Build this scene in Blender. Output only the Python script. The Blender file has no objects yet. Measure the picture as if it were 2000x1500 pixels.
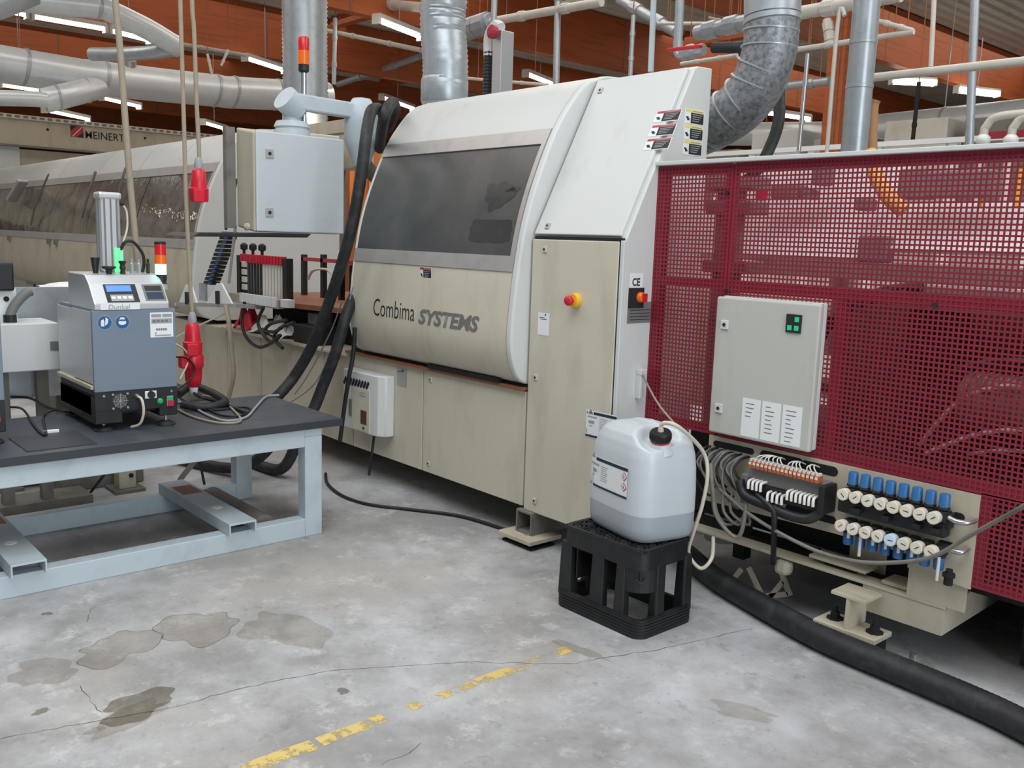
import bpy, math, random
from mathutils import Vector as V, Matrix
random.seed(7)
C=bpy.context.scene.collection
SC=bpy.context.scene
# ------------------------------------------------------------ camera
FPX=1786.12; YAW,PITCH,ROLL=[math.radians(a) for a in (48.6296,8.9269,1.8414)]
CAM=V((0,0,1.6))
_F=V((-math.sin(YAW)*math.cos(PITCH),math.cos(YAW)*math.cos(PITCH),-math.sin(PITCH)))
_R=V((math.cos(YAW),math.sin(YAW),0)); _U=_R.cross(_F)
_R,_U=math.cos(ROLL)*_R+math.sin(ROLL)*_U, -math.sin(ROLL)*_R+math.cos(ROLL)*_U
cd=bpy.data.cameras.new('camera'); cam=bpy.data.objects.new('camera',cd); C.objects.link(cam)
cd.sensor_width=36; cd.lens=FPX*36/2000; cd.clip_end=200
cam.matrix_world=Matrix(((_R.x,_U.x,-_F.x,0),(_R.y,_U.y,-_F.y,0),(_R.z,_U.z,-_F.z,1.6),(0,0,0,1)))
SC.camera=cam
def U(px,py,ax,val):
    """point of the plane axis=val that was surveyed from the photograph"""
    d=_F+_R*((px-1000)/FPX)-_U*((py-750)/FPX)
    return CAM+d*((val-CAM[ax])/d[ax])
# ------------------------------------------------------------ world, lights, exposure
w=bpy.data.worlds.new('hall_daylight'); SC.world=w; w.use_nodes=True
w.node_tree.nodes['Background'].inputs[0].default_value=(0.80,0.90,1.0,1); w.node_tree.nodes['Background'].inputs[1].default_value=0.22
SC.view_settings.view_transform='Standard'; SC.view_settings.look='None'; SC.view_settings.gamma=1; SC.view_settings.use_curve_mapping=False
SC.view_settings.exposure=0.0
def area(loc,sx,sy,power,col=(1,1,1),rot=(0,0,0)):
    l=bpy.data.lights.new('area_fill','AREA'); l.shape='RECTANGLE'; l.size=sx; l.size_y=sy; l.energy=power; l.color=col  # large fill lamps added for brightness; the roof sheet has no openings
    o=bpy.data.objects.new('area_fill',l); o.location=loc; o.rotation_euler=rot; C.objects.link(o); return o
area((-1.2,0.2,6.1),5,5,345,(0.93,0.97,1.0))
area((-7.0,0.8,6.1),5,4,165,(0.98,0.98,0.98))
area((-6,7,6.1),10,3,210,(1.0,0.96,0.9))
area((-18,8,6.1),14,6,160,(1.0,0.93,0.84))
area((-13,1.0,6.1),5,4,120,(1.0,0.97,0.93))
area((-10,20,6.1),14,8,380,(1.0,0.93,0.84))
area((2.5,7.5,6.1),7,4,300,(1.0,0.97,0.93))
area((6.5,0.5,3.0),6,4,420,(0.86,0.93,1.0),(0,math.radians(84),0))
# ------------------------------------------------------------ helpers
def lin(c): return tuple(((v/255/12.92) if v/255<=.04045 else ((v/255+.055)/1.055)**2.4) for v in c)+(1,)
def mat(name,col,rough=.5,metal=0,dirt=None,dcol=(90,80,65),dscale=6,stretch=(1,1,1),bump=0,bscale=40,emit=None,spec=.5,dlo=.5,dhi=.75):
    m=bpy.data.materials.new(name); m.use_nodes=True; nt=m.node_tree; b=nt.nodes['Principled BSDF']
    b.inputs['Base Color'].default_value=lin(col); b.inputs['Roughness'].default_value=rough; b.inputs['Metallic'].default_value=metal
    b.inputs['Specular IOR Level'].default_value=spec
    def noise(sc,st,det=5):
        tc=nt.nodes.new('ShaderNodeTexCoord'); mp=nt.nodes.new('ShaderNodeMapping'); mp.inputs['Scale'].default_value=st
        n=nt.nodes.new('ShaderNodeTexNoise'); n.inputs['Scale'].default_value=sc; n.inputs['Detail'].default_value=det; n.inputs['Roughness'].default_value=.62
        nt.links.new(tc.outputs['Object'],mp.inputs[0]); nt.links.new(mp.outputs[0],n.inputs['Vector']); return n
    if dirt:
        n=noise(dscale,stretch); r=nt.nodes.new('ShaderNodeMapRange'); r.inputs[1].default_value=dlo; r.inputs[2].default_value=dhi; r.inputs[4].default_value=dirt
        nt.links.new(n.outputs['Fac'],r.inputs[0])
        x=nt.nodes.new('ShaderNodeMix'); x.data_type='RGBA'; x.inputs[6].default_value=lin(col); x.inputs[7].default_value=lin(dcol)
        nt.links.new(r.outputs[0],x.inputs[0]); nt.links.new(x.outputs[2],b.inputs['Base Color'])
    if bump:
        n=noise(bscale,(1,1,1),3); bp=nt.nodes.new('ShaderNodeBump'); bp.inputs['Strength'].default_value=bump; bp.inputs['Distance'].default_value=.02
        nt.links.new(n.outputs['Fac'],bp.inputs['Height']); nt.links.new(bp.outputs[0],b.inputs['Normal'])
    if emit:
        b.inputs['Emission Color'].default_value=lin(emit[0]); b.inputs['Emission Strength'].default_value=emit[1]
    return m
class MB:
    def __init__(s): s.v=[]; s.f=[]
    def add(s,v,f):
        o=len(s.v); s.v+=[V(p) for p in v]; s.f+=[tuple(i+o for i in q) for q in f]; return s
    def box(s,x0,x1,y0,y1,z0,z1):
        return s.add([(x,y,z) for x in (x0,x1) for y in (y0,y1) for z in (z0,z1)],[(0,1,3,2),(4,6,7,5),(0,4,5,1),(2,3,7,6),(0,2,6,4),(1,5,7,3)])
    def obox(s,c,a,b,d):
        c,a,b,d=V(c),V(a),V(b),V(d)
        return s.add([c+i*a+j*b+k*d for i in (-1,1) for j in (-1,1) for k in (-1,1)],[(0,1,3,2),(4,6,7,5),(0,4,5,1),(2,3,7,6),(0,2,6,4),(1,5,7,3)])
    def bar(s,p,q,wd,h=None,up=(0,0,1)):
        p,q=V(p),V(q); d=q-p; n=d.normalized(); u=V(up)
        if abs(n.dot(u))>.95: u=V((1,0,0))
        sd=n.cross(u).normalized(); u=sd.cross(n)
        return s.obox((p+q)/2,d/2,sd*wd/2,u*(h or wd)/2)
    def rings(s,rs,cap=True,closed=False):
        o=len(s.v); n=len(rs[0])
        for r in rs: s.v+=[V(p) for p in r]
        m=len(rs)
        for i in range(m if closed else m-1):
            for j in range(n):
                k=(j+1)%n; a=(i+1)%m
                s.f.append((o+i*n+j,o+i*n+k,o+a*n+k,o+a*n+j))
        if cap and not closed: s.f.append(tuple(o+j for j in range(n))[::-1]); s.f.append(tuple(o+(m-1)*n+j for j in range(n)))
        return s
    def frame(s,d):
        d=V(d).normalized(); u=V((0,0,1)) if abs(d.z)<.9 else V((1,0,0)); a=d.cross(u).normalized(); return a,d.cross(a).normalized()
    def circ(s,c,a,b,r,n): return [V(c)+a*(r*math.cos(2*math.pi*i/n))+b*(r*math.sin(2*math.pi*i/n)) for i in range(n)]
    def cyl(s,p,q,r,r2=None,n=16):
        p,q=V(p),V(q); a,b=s.frame(q-p); return s.rings([s.circ(p,a,b,r,n),s.circ(q,a,b,r if r2 is None else r2,n)])
    def lathe(s,c,d,prof,n=20):
        c=V(c); d=V(d).normalized(); a,b=s.frame(d); return s.rings([s.circ(c+d*h,a,b,max(r,1e-4),n) for r,h in prof])
    def tube(s,pts,r,n=10,sub=5,ripple=None):
        P=[V(p) for p in pts]
        if sub>1 and len(P)>2:
            Q=[]
            for i in range(len(P)-1):
                p0=P[max(i-1,0)];p1=P[i];p2=P[i+1];p3=P[min(i+2,len(P)-1)]
                for k in range(sub):
                    t=k/sub; Q.append(.5*((2*p1)+(p2-p0)*t+(2*p0-5*p1+4*p2-p3)*t*t+(3*p1-p0-3*p2+p3)*t**3))
            Q.append(P[-1]); P=Q
        if ripple:
            step,amp=ripple; Q=[P[0]]; L=[0]
            for i in range(1,len(P)): L.append(L[-1]+(P[i]-P[i-1]).length)
            N=max(2,int(L[-1]/step*2)); R=[];j=0;Q=[]
            for k in range(N+1):
                t=L[-1]*k/N
                while j<len(L)-2 and L[j+1]<t: j+=1
                Q.append(P[j].lerp(P[j+1],(t-L[j])/max(L[j+1]-L[j],1e-9))); R.append(r*(1+(amp if k%2 else -amp)))
            P=Q
        else: R=r if isinstance(r,list) else [r]*len(P)
        rs=[];pa=None
        for i,p in enumerate(P):
            d=(P[min(i+1,len(P)-1)]-P[max(i-1,0)]).normalized()
            if pa is None: pa,_=s.frame(d)
            pa=(pa-d*pa.dot(d)).normalized(); rs.append(s.circ(p,pa,d.cross(pa),R[min(i,len(R)-1)],n))
        return s.rings(rs)
    def prism(s,poly,ax,a0,a1):
        def p3(u,v,a): return {0:(a,u,v),1:(u,a,v),2:(u,v,a)}[ax]
        n=len(poly); o=len(s.v); s.v+=[V(p3(u,v,a0)) for u,v in poly]+[V(p3(u,v,a1)) for u,v in poly]
        s.f+=[tuple(range(o,o+n)),tuple(range(o+2*n-1,o+n-1,-1))]+[(o+i,o+n+i,o+n+(i+1)%n,o+(i+1)%n) for i in range(n)]; return s
    def sheet(s,prof,x0,x1,th,nx=1):
        """a sheet swept along X over the profile (y,z), th thick towards the inside"""
        N=[]
        for i in range(len(prof)):
            a=V(prof[max(i-1,0)]);b=V(prof[min(i+1,len(prof)-1)]); t=(b-a).normalized(); N.append(V((t.y,-t.x)))
        inn=[(p[0]+n.x*th,p[1]+n.y*th) for p,n in zip(prof,N)]
        return s.prism(list(prof)+inn[::-1],0,x0,x1)
def rbox(x0,x1,y0,y1,z0,z1): return MB().box(x0,x1,y0,y1,z0,z1)
def root_loc(o):
    l=V((0,0,0))
    while o: l=l+V(o.location); o=o.parent
    return l
def ob(name,mb,m,parent=None,smooth=None,bevel=0,kind=None,label=None,seg=2):
    me=bpy.data.meshes.new(name)
    base=root_loc(parent) if parent else V((sum(p.x for p in mb.v)/len(mb.v),sum(p.y for p in mb.v)/len(mb.v),min(p.z for p in mb.v)))
    me.from_pydata([p-base for p in mb.v],[],mb.f); me.validate()
    import bmesh
    bm=bmesh.new(); bm.from_mesh(me); bmesh.ops.recalc_face_normals(bm,faces=bm.faces); bm.to_mesh(me); bm.free()
    o=bpy.data.objects.new(name,me); C.objects.link(o)
    if parent: o.parent=parent
    else: o.location=base
    me.materials.append(m)
    if bevel:
        b=o.modifiers.new('bevel','BEVEL'); b.width=bevel; b.segments=seg; b.limit_method='ANGLE'; b.angle_limit=math.radians(35)
    if smooth:
        me.polygons.foreach_set('use_smooth',[True]*len(me.polygons))
        me.set_sharp_from_angle(angle=math.radians(smooth if smooth>1 else 40))
    if kind: o['kind']=kind
    if label: o['label']=label
    return o
def tag(o,label,cat,group=None):
    o['label']=label; o['category']=cat
    if group: o['group']=group
    return o
def thing(name,label,cat,loc,group=None):
    o=bpy.data.objects.new(name,None); C.objects.link(o); o.location=loc; o.empty_display_size=.1; return tag(o,label,cat,group)
def struct(name,mb,m,parent=None,**k):
    o=ob(name,mb,m,parent,**k)
    if not parent: o['kind']='structure'
    return o
def dup(root,loc,label=None):
    r=root.copy(); C.objects.link(r); r.location=loc
    if label: r['label']=label
    def rec(a,b):
        for ch in list(a.children):
            if ch.name in new: continue
            c=ch.copy(); C.objects.link(c); c.parent=b; new.add(c.name); rec(ch,c)
    new=set(); rec(root,r); return r
def text(name,s,o,du,dv,width,height,m,parent,shear=0,bold=0,fmap=None):
    """lettering as thin mesh; lower left corner o, unit directions du, dv; width fitted"""
    cu=bpy.data.curves.new(name,'FONT'); cu.body=s; cu.shear=shear; cu.offset=bold; cu.resolution_u=3
    t=bpy.data.objects.new(name,cu); C.objects.link(t); dg=bpy.context.evaluated_depsgraph_get(); dg.update()
    me=bpy.data.meshes.new_from_object(t.evaluated_get(dg)); bpy.data.objects.remove(t)
    xs=[v.co.x for v in me.vertices]; ys=[v.co.y for v in me.vertices]; x0,x1,y0,y1=min(xs),max(xs),min(ys),max(ys)
    base=root_loc(parent); o,du,dv=V(o),V(du),V(dv)
    for v in me.vertices:
        p=o+du*((v.co.x-x0)/(x1-x0)*width)+dv*((v.co.y-y0)/(y1-y0)*height)
        if fmap: p=fmap(p)
        v.co=p-base
    me.materials.clear(); me.materials.append(m)
    t=bpy.data.objects.new(name,me); C.objects.link(t); t.parent=parent; return t
def decal(name,o,du,dv,x0,x1,y0,y1,m,parent,off=.0012):
    """thin flat print (0.4 mm foil) on a face: local frame o,du,dv"""
    o,du,dv=V(o),V(du).normalized(),V(dv).normalized(); n=du.cross(dv).normalized()
    c=o+du*((x0+x1)/2)+dv*((y0+y1)/2)+n*off
    return ob(name,MB().obox(c,du*((x1-x0)/2),dv*((y1-y0)/2),n*.0003),m,parent)
def foil(o,du,dv,rects,off):
    o,du,dv=V(o),V(du).normalized(),V(dv).normalized(); n=du.cross(dv).normalized(); b=MB()
    for x0,x1,y0,y1 in rects: b.obox(o+du*((x0+x1)/2)+dv*((y0+y1)/2)+n*off,du*((x1-x0)/2),dv*((y1-y0)/2),n*.0003)
    return b
# ------------------------------------------------------------ materials
M={}
M['white']=mat('white_paint',(203,205,202),.42,dirt=.35,dcol=(150,143,125),dscale=5,stretch=(1,1,.35),dlo=.55,dhi=.9)
M['shaded_beige']=mat('shaded_beige_paint',(200,194,176),.45,dirt=.45,dcol=(138,126,104),dscale=5,stretch=(1.4,1.4,.4),dlo=.5,dhi=.9)  # warmer, darker copy of the panel paint; floor-bounce shading put into the colour
M['cream']=mat('cream_paint',(188,180,160),.5,dirt=.6,dcol=(130,110,80),dscale=4,stretch=(1,1,.5),dlo=.48,dhi=.85)
M['frame_grey']=mat('grey_aluminium_trim',(176,173,170),.4,metal=.3,dirt=.3,dcol=(120,112,100),dscale=10)
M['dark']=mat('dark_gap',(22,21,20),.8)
M['black']=mat('black_plastic',(24,25,27),.5,dirt=.35,dcol=(60,58,54),dscale=9)
M['rubber']=mat('black_rubber',(30,31,34),.6,dirt=.5,dcol=(75,74,72),dscale=14,bump=.1)
M['zinc']=mat('galvanised_steel',(172,178,182),.36,metal=.5,dirt=.4,dcol=(126,130,132),dscale=14)
M['zinc_bright']=mat('bright_galvanised_steel',(206,210,211),.33,metal=.35,dirt=.3,dcol=(160,163,165),dscale=5)
M['zinc_dust']=mat('dusty_galvanised_steel',(150,154,158),.5,metal=.55,dirt=.8,dcol=(82,84,86),dscale=38,dlo=.42,dhi=.66)
M['steel']=mat('bright_steel',(190,190,190),.3,metal=.9)
M['red_mesh']=mat('wine_red_paint',(132,30,48),.45,dirt=.3,dcol=(80,22,32),dscale=12)
M['table_frame']=mat('pale_blue_grey_paint',(184,196,202),.45,dirt=.3,dcol=(135,140,140),dscale=7)
M['table_top']=mat('charcoal_table_top',(62,68,76),.5,dirt=.55,dcol=(108,106,100),dscale=5,dlo=.48,dhi=.8)
M['edge']=mat('dark_edge_band',(48,52,58),.5)
M['blue_grey']=mat('blue_grey_paint',(112,126,140),.42,dirt=.15,dcol=(98,104,110),dscale=5)
M['alu']=mat('brushed_aluminium',(200,203,206),.35,metal=.6)
M['orange_wood']=mat('glulam_wood',(178,92,46),.6,dirt=.65,dcol=(112,54,26),dscale=2.2,stretch=(1,.4,6),bump=.05)
M['brown_wood']=mat('board_wood',(146,92,66),.55,dirt=.6,dcol=(105,62,44),dscale=4,stretch=(1,5,1))
M['deck']=mat('roof_deck_steel',(190,184,172),.6,dirt=.4,dcol=(110,100,88),dscale=2)
M['red']=mat('red_plastic',(200,28,48),.35)
M['blue']=mat('blue_knob_plastic',(44,104,160),.4)
M['dial']=mat('gauge_dial',(226,218,202),.4,dirt=.3,dcol=(180,165,140),dscale=60)
M['dial_new']=mat('gauge_dial_bluish',(205,222,236),.4)
M['copper']=mat('orange_coil_housing',(176,92,58),.5,dirt=.5,dcol=(110,58,38),dscale=60)
M['fitting']=mat('white_push_fitting',(214,212,205),.45)
M['rope']=mat('grey_cable_sheath',(158,145,126),.7,dirt=.4,dcol=(130,112,92),dscale=20)
M['hosew']=mat('milky_hose',(206,198,180),.45)
M['print']=mat('black_print',(28,30,34),.6)
M['gprint']=mat('grey_print',(112,112,110),.6)
M['paper']=mat('white_label',(226,228,228),.5)
M['gtext']=mat('pale_print',(150,152,156),.6)
M['yellow']=mat('yellow_paint',(228,178,48),.5)
M['yellow_l']=mat('yellow_label',(224,210,120),.5)
M['redlabel']=mat('red_label',(176,52,66),.5)
M['navy']=mat('navy_print',(28,44,66),.5)
M['signblue']=mat('sign_blue',(20,86,142),.45)
M['lamp']=mat('lit_tube',(255,255,250),.5,emit=((255,250,238),9))
M['lamp_body']=mat('lamp_housing',(205,203,196),.5)
M['backing_brown']=mat('dark_backing_brown',(58,48,42),.8)
M['green_btn']=mat('green_button',(28,170,96),.4)
M['screen']=mat('lit_blue_screen',(60,100,190),.3,emit=((96,140,235),.9))
M['led']=mat('lit_green_window',(40,160,110),.3,emit=((60,200,140),.35))
M['tl_red']=mat('red_lens',(206,30,40),.25); M['tl_or']=mat('orange_lens',(236,110,24),.25)
M['tl_gr']=mat('lit_green_lens',(170,255,220),.25,emit=((140,255,215),2.4))
M['lightgreen']=mat('lit_green_tube',(120,230,160),.3,emit=((90,225,140),.55))
M['jerry']=mat('milky_white_plastic',(196,203,207),.34)
_b=M['jerry'].node_tree.nodes['Principled BSDF']; _b.inputs['Subsurface Weight'].default_value=.35; _b.inputs['Subsurface Radius'].default_value=(.06,.07,.08); _b.inputs['Subsurface Scale'].default_value=.3
M['jerry_fluid']=mat('milky_plastic_filled',(160,168,174),.34)
M['grime']=mat('dusty_machine_grey',(120,116,108),.6,dirt=.6,dcol=(70,64,58),dscale=9)
M['tan']=mat('tan_hose',(166,122,84),.6)
M['yhose']=mat('yellow_hose',(206,158,70),.5)
M['rag']=mat('white_rag_cloth',(224,220,212),.9,bump=.2,bscale=30)
M['pipe_w']=mat('pale_pipe_paint',(205,200,190),.5,dirt=.3,dcol=(150,135,115),dscale=5)
def pane(name,col,alpha,rough,bump,bs,d2,dsc):
    m=mat(name,col,rough,dirt=.8,dcol=d2,dscale=dsc,stretch=(1,1,1),bump=bump,bscale=bs,dlo=.4,dhi=.72)
    nt=m.node_tree; b=nt.nodes['Principled BSDF']; t=nt.nodes.new('ShaderNodeBsdfTransparent'); t.inputs[0].default_value=(.55,.55,.55,1)
    x=nt.nodes.new('ShaderNodeMixShader'); x.inputs[0].default_value=alpha; o=nt.nodes['Material Output']
    nt.links.new(t.outputs[0],x.inputs[1]); nt.links.new(b.outputs[0],x.inputs[2]); nt.links.new(x.outputs[0],o.inputs[0]); return m
M['smoked']=pane('dusty_smoked_pane',(74,77,78),.9,.32,.0,5,(98,97,92),3.5)
M['film']=pane('crinkled_clear_film',(132,126,118),.82,.07,.5,4,(82,68,58),4)
def tint(name,c):
    m=bpy.data.materials.new(name); m.use_nodes=True; nt=m.node_tree; t=nt.nodes.new('ShaderNodeBsdfTransparent'); t.inputs[0].default_value=c
    nt.links.new(t.outputs[0],nt.nodes['Material Output'].inputs[0]); return m
M['stain']=tint('oil_stain',(.72,.70,.66,1)); M['stain_l']=tint('faint_stain',(.89,.87,.84,1)); M['ring']=tint('stain_rim',(.84,.83,.81,1)); M['crack']=tint('floor_crack',(.42,.40,.38,1))
# ------------------------------------------------------------ floor
def floor_mat():
    m=bpy.data.materials.new('worn_concrete'); m.use_nodes=True; nt=m.node_tree; b=nt.nodes['Principled BSDF']
    tc=nt.nodes.new('ShaderNodeTexCoord')
    def noise(sc,det,ro=.6):
        n=nt.nodes.new('ShaderNodeTexNoise'); n.inputs['Scale'].default_value=sc; n.inputs['Detail'].default_value=det; n.inputs['Roughness'].default_value=ro
        nt.links.new(tc.outputs['Object'],n.inputs['Vector']); return n.outputs['Fac']
    def ramp(f,a,bb):
        r=nt.nodes.new('ShaderNodeMapRange'); r.inputs[1].default_value=a; r.inputs[2].default_value=bb; nt.links.new(f,r.inputs[0]); return r.outputs[0]
    def mix(f,A,B):
        x=nt.nodes.new('ShaderNodeMix'); x.data_type='RGBA'; nt.links.new(f,x.inputs[0])
        for s,c in ((6,A),(7,B)):
            if isinstance(c,tuple): x.inputs[s].default_value=lin(c)
            else: nt.links.new(c,x.inputs[s])
        return x.outputs[2]
    c=mix(ramp(noise(1.1,6,.68),.38,.66),(142,141,140),(196,197,200))
    c=mix(ramp(noise(2.6,7,.7),.5,.75),c,(138,137,136))
    c=mix(ramp(noise(.7,3),.5,.78),c,(174,167,158))
    c=mix(ramp(noise(5,8,.78),.54,.74),c,(208,207,206))
    c=mix(ramp(noise(9,6,.7),.6,.82),c,(112,108,104))
    c=mix(ramp(noise(42,4,.75),.62,.8),c,(100,97,93))
    nt.links.new(c,b.inputs['Base Color'])
    b.inputs['Roughness'].default_value=.62
    bp=nt.nodes.new('ShaderNodeBump'); bp.inputs['Strength'].default_value=.18; bp.inputs['Distance'].default_value=.01
    nt.links.new(noise(35,6,.7),bp.inputs['Height']); nt.links.new(bp.outputs[0],b.inputs['Normal']); return m
fl=struct('floor',rbox(-60,9,-8,45,-.2,0),floor_mat())
def blob(cx,cy,rx,ry,seed,z,rim=0,n=72,rot=0):
    r=random.Random(seed); ph=[r.uniform(0,6.28) for _ in range(9)]; am=[.16/(k**.75) for k in range(1,10)]
    def rad(a): return 1+sum(am[k]*math.sin((k+2)*a+ph[k]) for k in range(9))
    def P(a,s): 
        x=rx*rad(a)*s*math.cos(a); y=ry*rad(a)*s*math.sin(a); return (cx+x*math.cos(rot)-y*math.sin(rot),cy+x*math.sin(rot)+y*math.cos(rot),z)
    b=MB()
    if rim: 
        o=[P(i*2*math.pi/n,1) for i in range(n)]; q=[P(i*2*math.pi/n,1-rim) for i in range(n)]
        b.add(o+q,[(i,(i+1)%n,n+(i+1)%n,n+i) for i in range(n)])
    else: b.add([(cx,cy,z)]+[P(i*2*math.pi/n,1) for i in range(n)],[(0,1+i,1+(i+1)%n) for i in range(n)])
    return b
zz=.0006
for px,py,rx,ry,m,rim,rot,sd in ((385,1226,.145,.17,'stain_l',1,.3,3),(235,1264,.13,.155,'stain_l',1,.2,5),(85,1312,.10,.12,'stain_l',0,0,8),
        (270,1378,.085,.135,'stain',0,.2,11),(255,1400,.07,.13,'stain_l',0,.1,12),(670,1350,.022,.022,'stain',0,0,13),(1128,1268,.13,.03,'stain_l',0,.1,15),(80,1390,.02,.025,'stain',0,0,17),
        (185,1427,.02,.03,'stain_l',0,0,19),(92,1199,.02,.02,'stain',0,0,23),(1810,1300,.04,.03,'stain_l',0,0,29),(560,1230,.2,.14,'stain_l',0,0,31),(1450,1390,.12,.05,'stain_l',0,.4,37)):
    p=U(px,py,2,0); zz+=.00012
    ob('floor_stain',blob(p.x,p.y,rx,ry,sd,zz,rot=rot),M[m],fl)
    if rim: ob('floor_stain',blob(p.x,p.y,rx,ry,sd,zz+.0001,rim=.035,rot=rot),M['ring'],fl)
def crack(pts,wd,seed):
    r=random.Random(seed); P=[]
    for a,b in zip(pts,pts[1:]):
        a=U(*a,2,0);b=U(*b,2,0); k=max(2,int((b-a).length/.03))
        for i in range(k): P.append(a.lerp(b,i/k)+V((r.uniform(-1,1),r.uniform(-1,1),0))*.006)
    b_=MB(); L=[];
    for i,p in enumerate(P):
        d=(P[min(i+1,len(P)-1)]-P[max(i-1,0)]).normalized(); n=V((-d.y,d.x,0))*wd*r.uniform(.4,1.2)/2; L+=[(p.x+n.x,p.y+n.y,.0004),(p.x-n.x,p.y-n.y,.0004)]
    b_.add(L,[(2*i,2*i+1,2*i+3,2*i+2) for i in range(len(P)-1)]); return b_
for i,(pts,wd) in enumerate((([(0,1442),(210,1404),(340,1382),(430,1355),(540,1330),(640,1310),(760,1302),(900,1293),(1110,1297),(1290,1268),(1480,1225)],.0035),
        ([(155,1340),(180,1370),(205,1400)],.0025),([(740,1495),(800,1470),(835,1440)],.002),([(170,1215),(178,1190),(200,1180)],.0025))):
    ob('floor_crack',crack(pts,wd,i),M['crack'],fl)
def worn_yellow():
    m=mat('worn_yellow_line',(208,184,112),.6,dirt=.6,dcol=(186,172,130),dscale=9); nt=m.node_tree; b=nt.nodes['Principled BSDF']
    tc=nt.nodes.new('ShaderNodeTexCoord'); n=nt.nodes.new('ShaderNodeTexNoise'); n.inputs['Scale'].default_value=9; n.inputs['Detail'].default_value=7; n.inputs['Roughness'].default_value=.75
    nt.links.new(tc.outputs['Object'],n.inputs['Vector']); r=nt.nodes.new('ShaderNodeMapRange'); r.inputs[1].default_value=.47; r.inputs[2].default_value=.55; r.inputs[3].default_value=1; r.inputs[4].default_value=0
    nt.links.new(n.outputs['Fac'],r.inputs[0]); nt.links.new(r.outputs[0],b.inputs['Alpha']); return m
WY=worn_yellow()
for y0,y1,wd in ((.5,1.33,.062),(1.35,1.60,.058),(1.70,1.99,.045),(2.0,2.47,.05)):
    b=MB(); n=14; r=random.Random(int(y0*100))
    L=[]; 
    for i in range(n+1):
        y=y0+(y1-y0)*i/n; L+=[(-2.41-wd/2+r.uniform(-.006,.006),y,.0008),(-2.41+wd/2+r.uniform(-.006,.006),y+r.uniform(-.01,.01),.0008)]
    b.add(L,[(2*i,2*i+1,2*i+3,2*i+2) for i in range(n)]); ob('floor_marking',b,WY,fl)
# ------------------------------------------------------------ roof
def corr(x0,x1,y0,y1,z,pitch=.28,h=.05):
    b=MB(); n=int((x1-x0)/pitch); pr=[]
    for i in range(n):
        x=x0+i*pitch; pr+=[(x,z),(x+pitch*.35,z),(x+pitch*.5,z+h),(x+pitch*.85,z+h)]
    pr.append((x0+n*pitch,z)); k=len(pr)
    b.add([(x,y0,q) for x,q in pr]+[(x,y1,q) for x,q in pr],[(i,i+1,k+i+1,k+i) for i in range(k-1)]); return b
struct('ceiling',corr(-60,9,-8,45,6.2),M["deck"])
BEAMS=[(-9.1,5.2,6.2),(-13.6,5.2,6.2),(-18.4,5.2,6.2),(-24.4,5.2,6.2),(-29.5,5.15,6.2),(-36,5.0,6.2),(-43,4.9,6.2)]
for i,(x,z0,z1) in enumerate(BEAMS):
    t=struct('trim_%d'%(i+1),rbox(x-.22,x,-8,45,z0,z1),M['orange_wood'])
    for k in range(12):   # bolted splice joints of the beam, dark seams recessed
        y=4+k*3.3+i*.9
        if y<44: ob('joint_strip',rbox(x-.01,x+.004,y,y+.05,z0,z1),M['brown_wood'],t)
for i,(y,x0,x1,z0,z1) in enumerate(((10.5,-18.2,-13.8,6.0,6.2),(16.5,-13.4,-9.3,5.9,6.2),(24,-9,2,5.6,6.2),(15.5,-24,-18.6,6.0,6.2),(27,-18,-13.8,5.7,6.2),(33,-13.4,-9.3,5.2,6.2))):
    struct('trim_%d'%(i+8),rbox(x0,x1,y,y+.2,z0,z1),M['orange_wood'])
struct('wall_left',rbox(-52,-51.8,-8,45,0,7),mat('far_wall_boards',(150,92,56),.7,dirt=.5,dcol=(105,58,34),dscale=1))
struct('wall_back',rbox(-52,9,44,44.2,0,7),mat('back_wall_boards',(160,98,60),.7,dirt=.5,dcol=(112,62,36),dscale=1))
# glulam post by the far duct
p=U(1620,300,1,11)
t=struct('trim_14',MB().box(p.x-.14,p.x+.10,11,11.25,0,5.2),M['orange_wood']); 
q=U(1632,300,1,11)
ob('joint_strip',rbox(p.x+.02,p.x+.045,10.985,11.0,0,5.2),M['brown_wood'],t)
# ------------------------------------------------------------ ceiling lights
LG='strip lights under the roof beams'
def strip_light(a,b,label,r=.05,power=18):
    a,b=V(a),V(b); t=thing('strip_light',label,'light',(a+b)/2,LG)
    d=(b-a).normalized()
    ob('housing',MB().bar(a+V((0,0,.06)),b+V((0,0,.06)),.16,.07),M['lamp_body'],t)
    ob('tube',MB().bar(a,b,r*2,r*1.2),M['lamp'],t,bevel=.02)
    for e,s in ((a,1),(b,-1)): ob('end_cap',MB().bar(e-d*.02*s,e+d*.03*s,.15,.14),M['lamp_body'],t)
    ob('hanger',MB().cyl((a+b)/2+V((0,0,.09)),V(((a+b)/2).xy.to_tuple()+(6.24,)),.008,n=6),M['zinc'],t)
    l=bpy.data.lights.new('tube_light','AREA'); l.shape='RECTANGLE'; l.size=.1; l.size_y=(b-a).length; l.energy=power*.5; l.color=(1,.95,.86)
    o=bpy.data.objects.new('tube_light',l); C.objects.link(o); o.location=-V((0,0,.05)); o.parent=t; o.rotation_euler=(0,0,math.atan2(d.y,d.x)-math.pi/2)
def SL(a,b,z,label,**k): strip_light(U(*a,2,z),U(*b,2,z),label,**k)
for k,x in enumerate((-14,-18.2,-22.5,-27)): strip_light((x,-5.5,5.0),(x,-1.0,5.0),('nearest','second','third','farthest')[k]+' strip light of the row over the aisle left of the picture')
SL((0,20),(52,29),5.05,'strip light at the upper left corner of the picture')
SL((62,32),(206,57),5.05,'long lit strip light left of the leftmost hanging cable')
SL((212,59),(292,79),5.05,'lit strip light just right of the leftmost hanging cable')
SL((478,113),(556,138),5.0,'lit strip light left of the wide ribbed duct')
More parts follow.
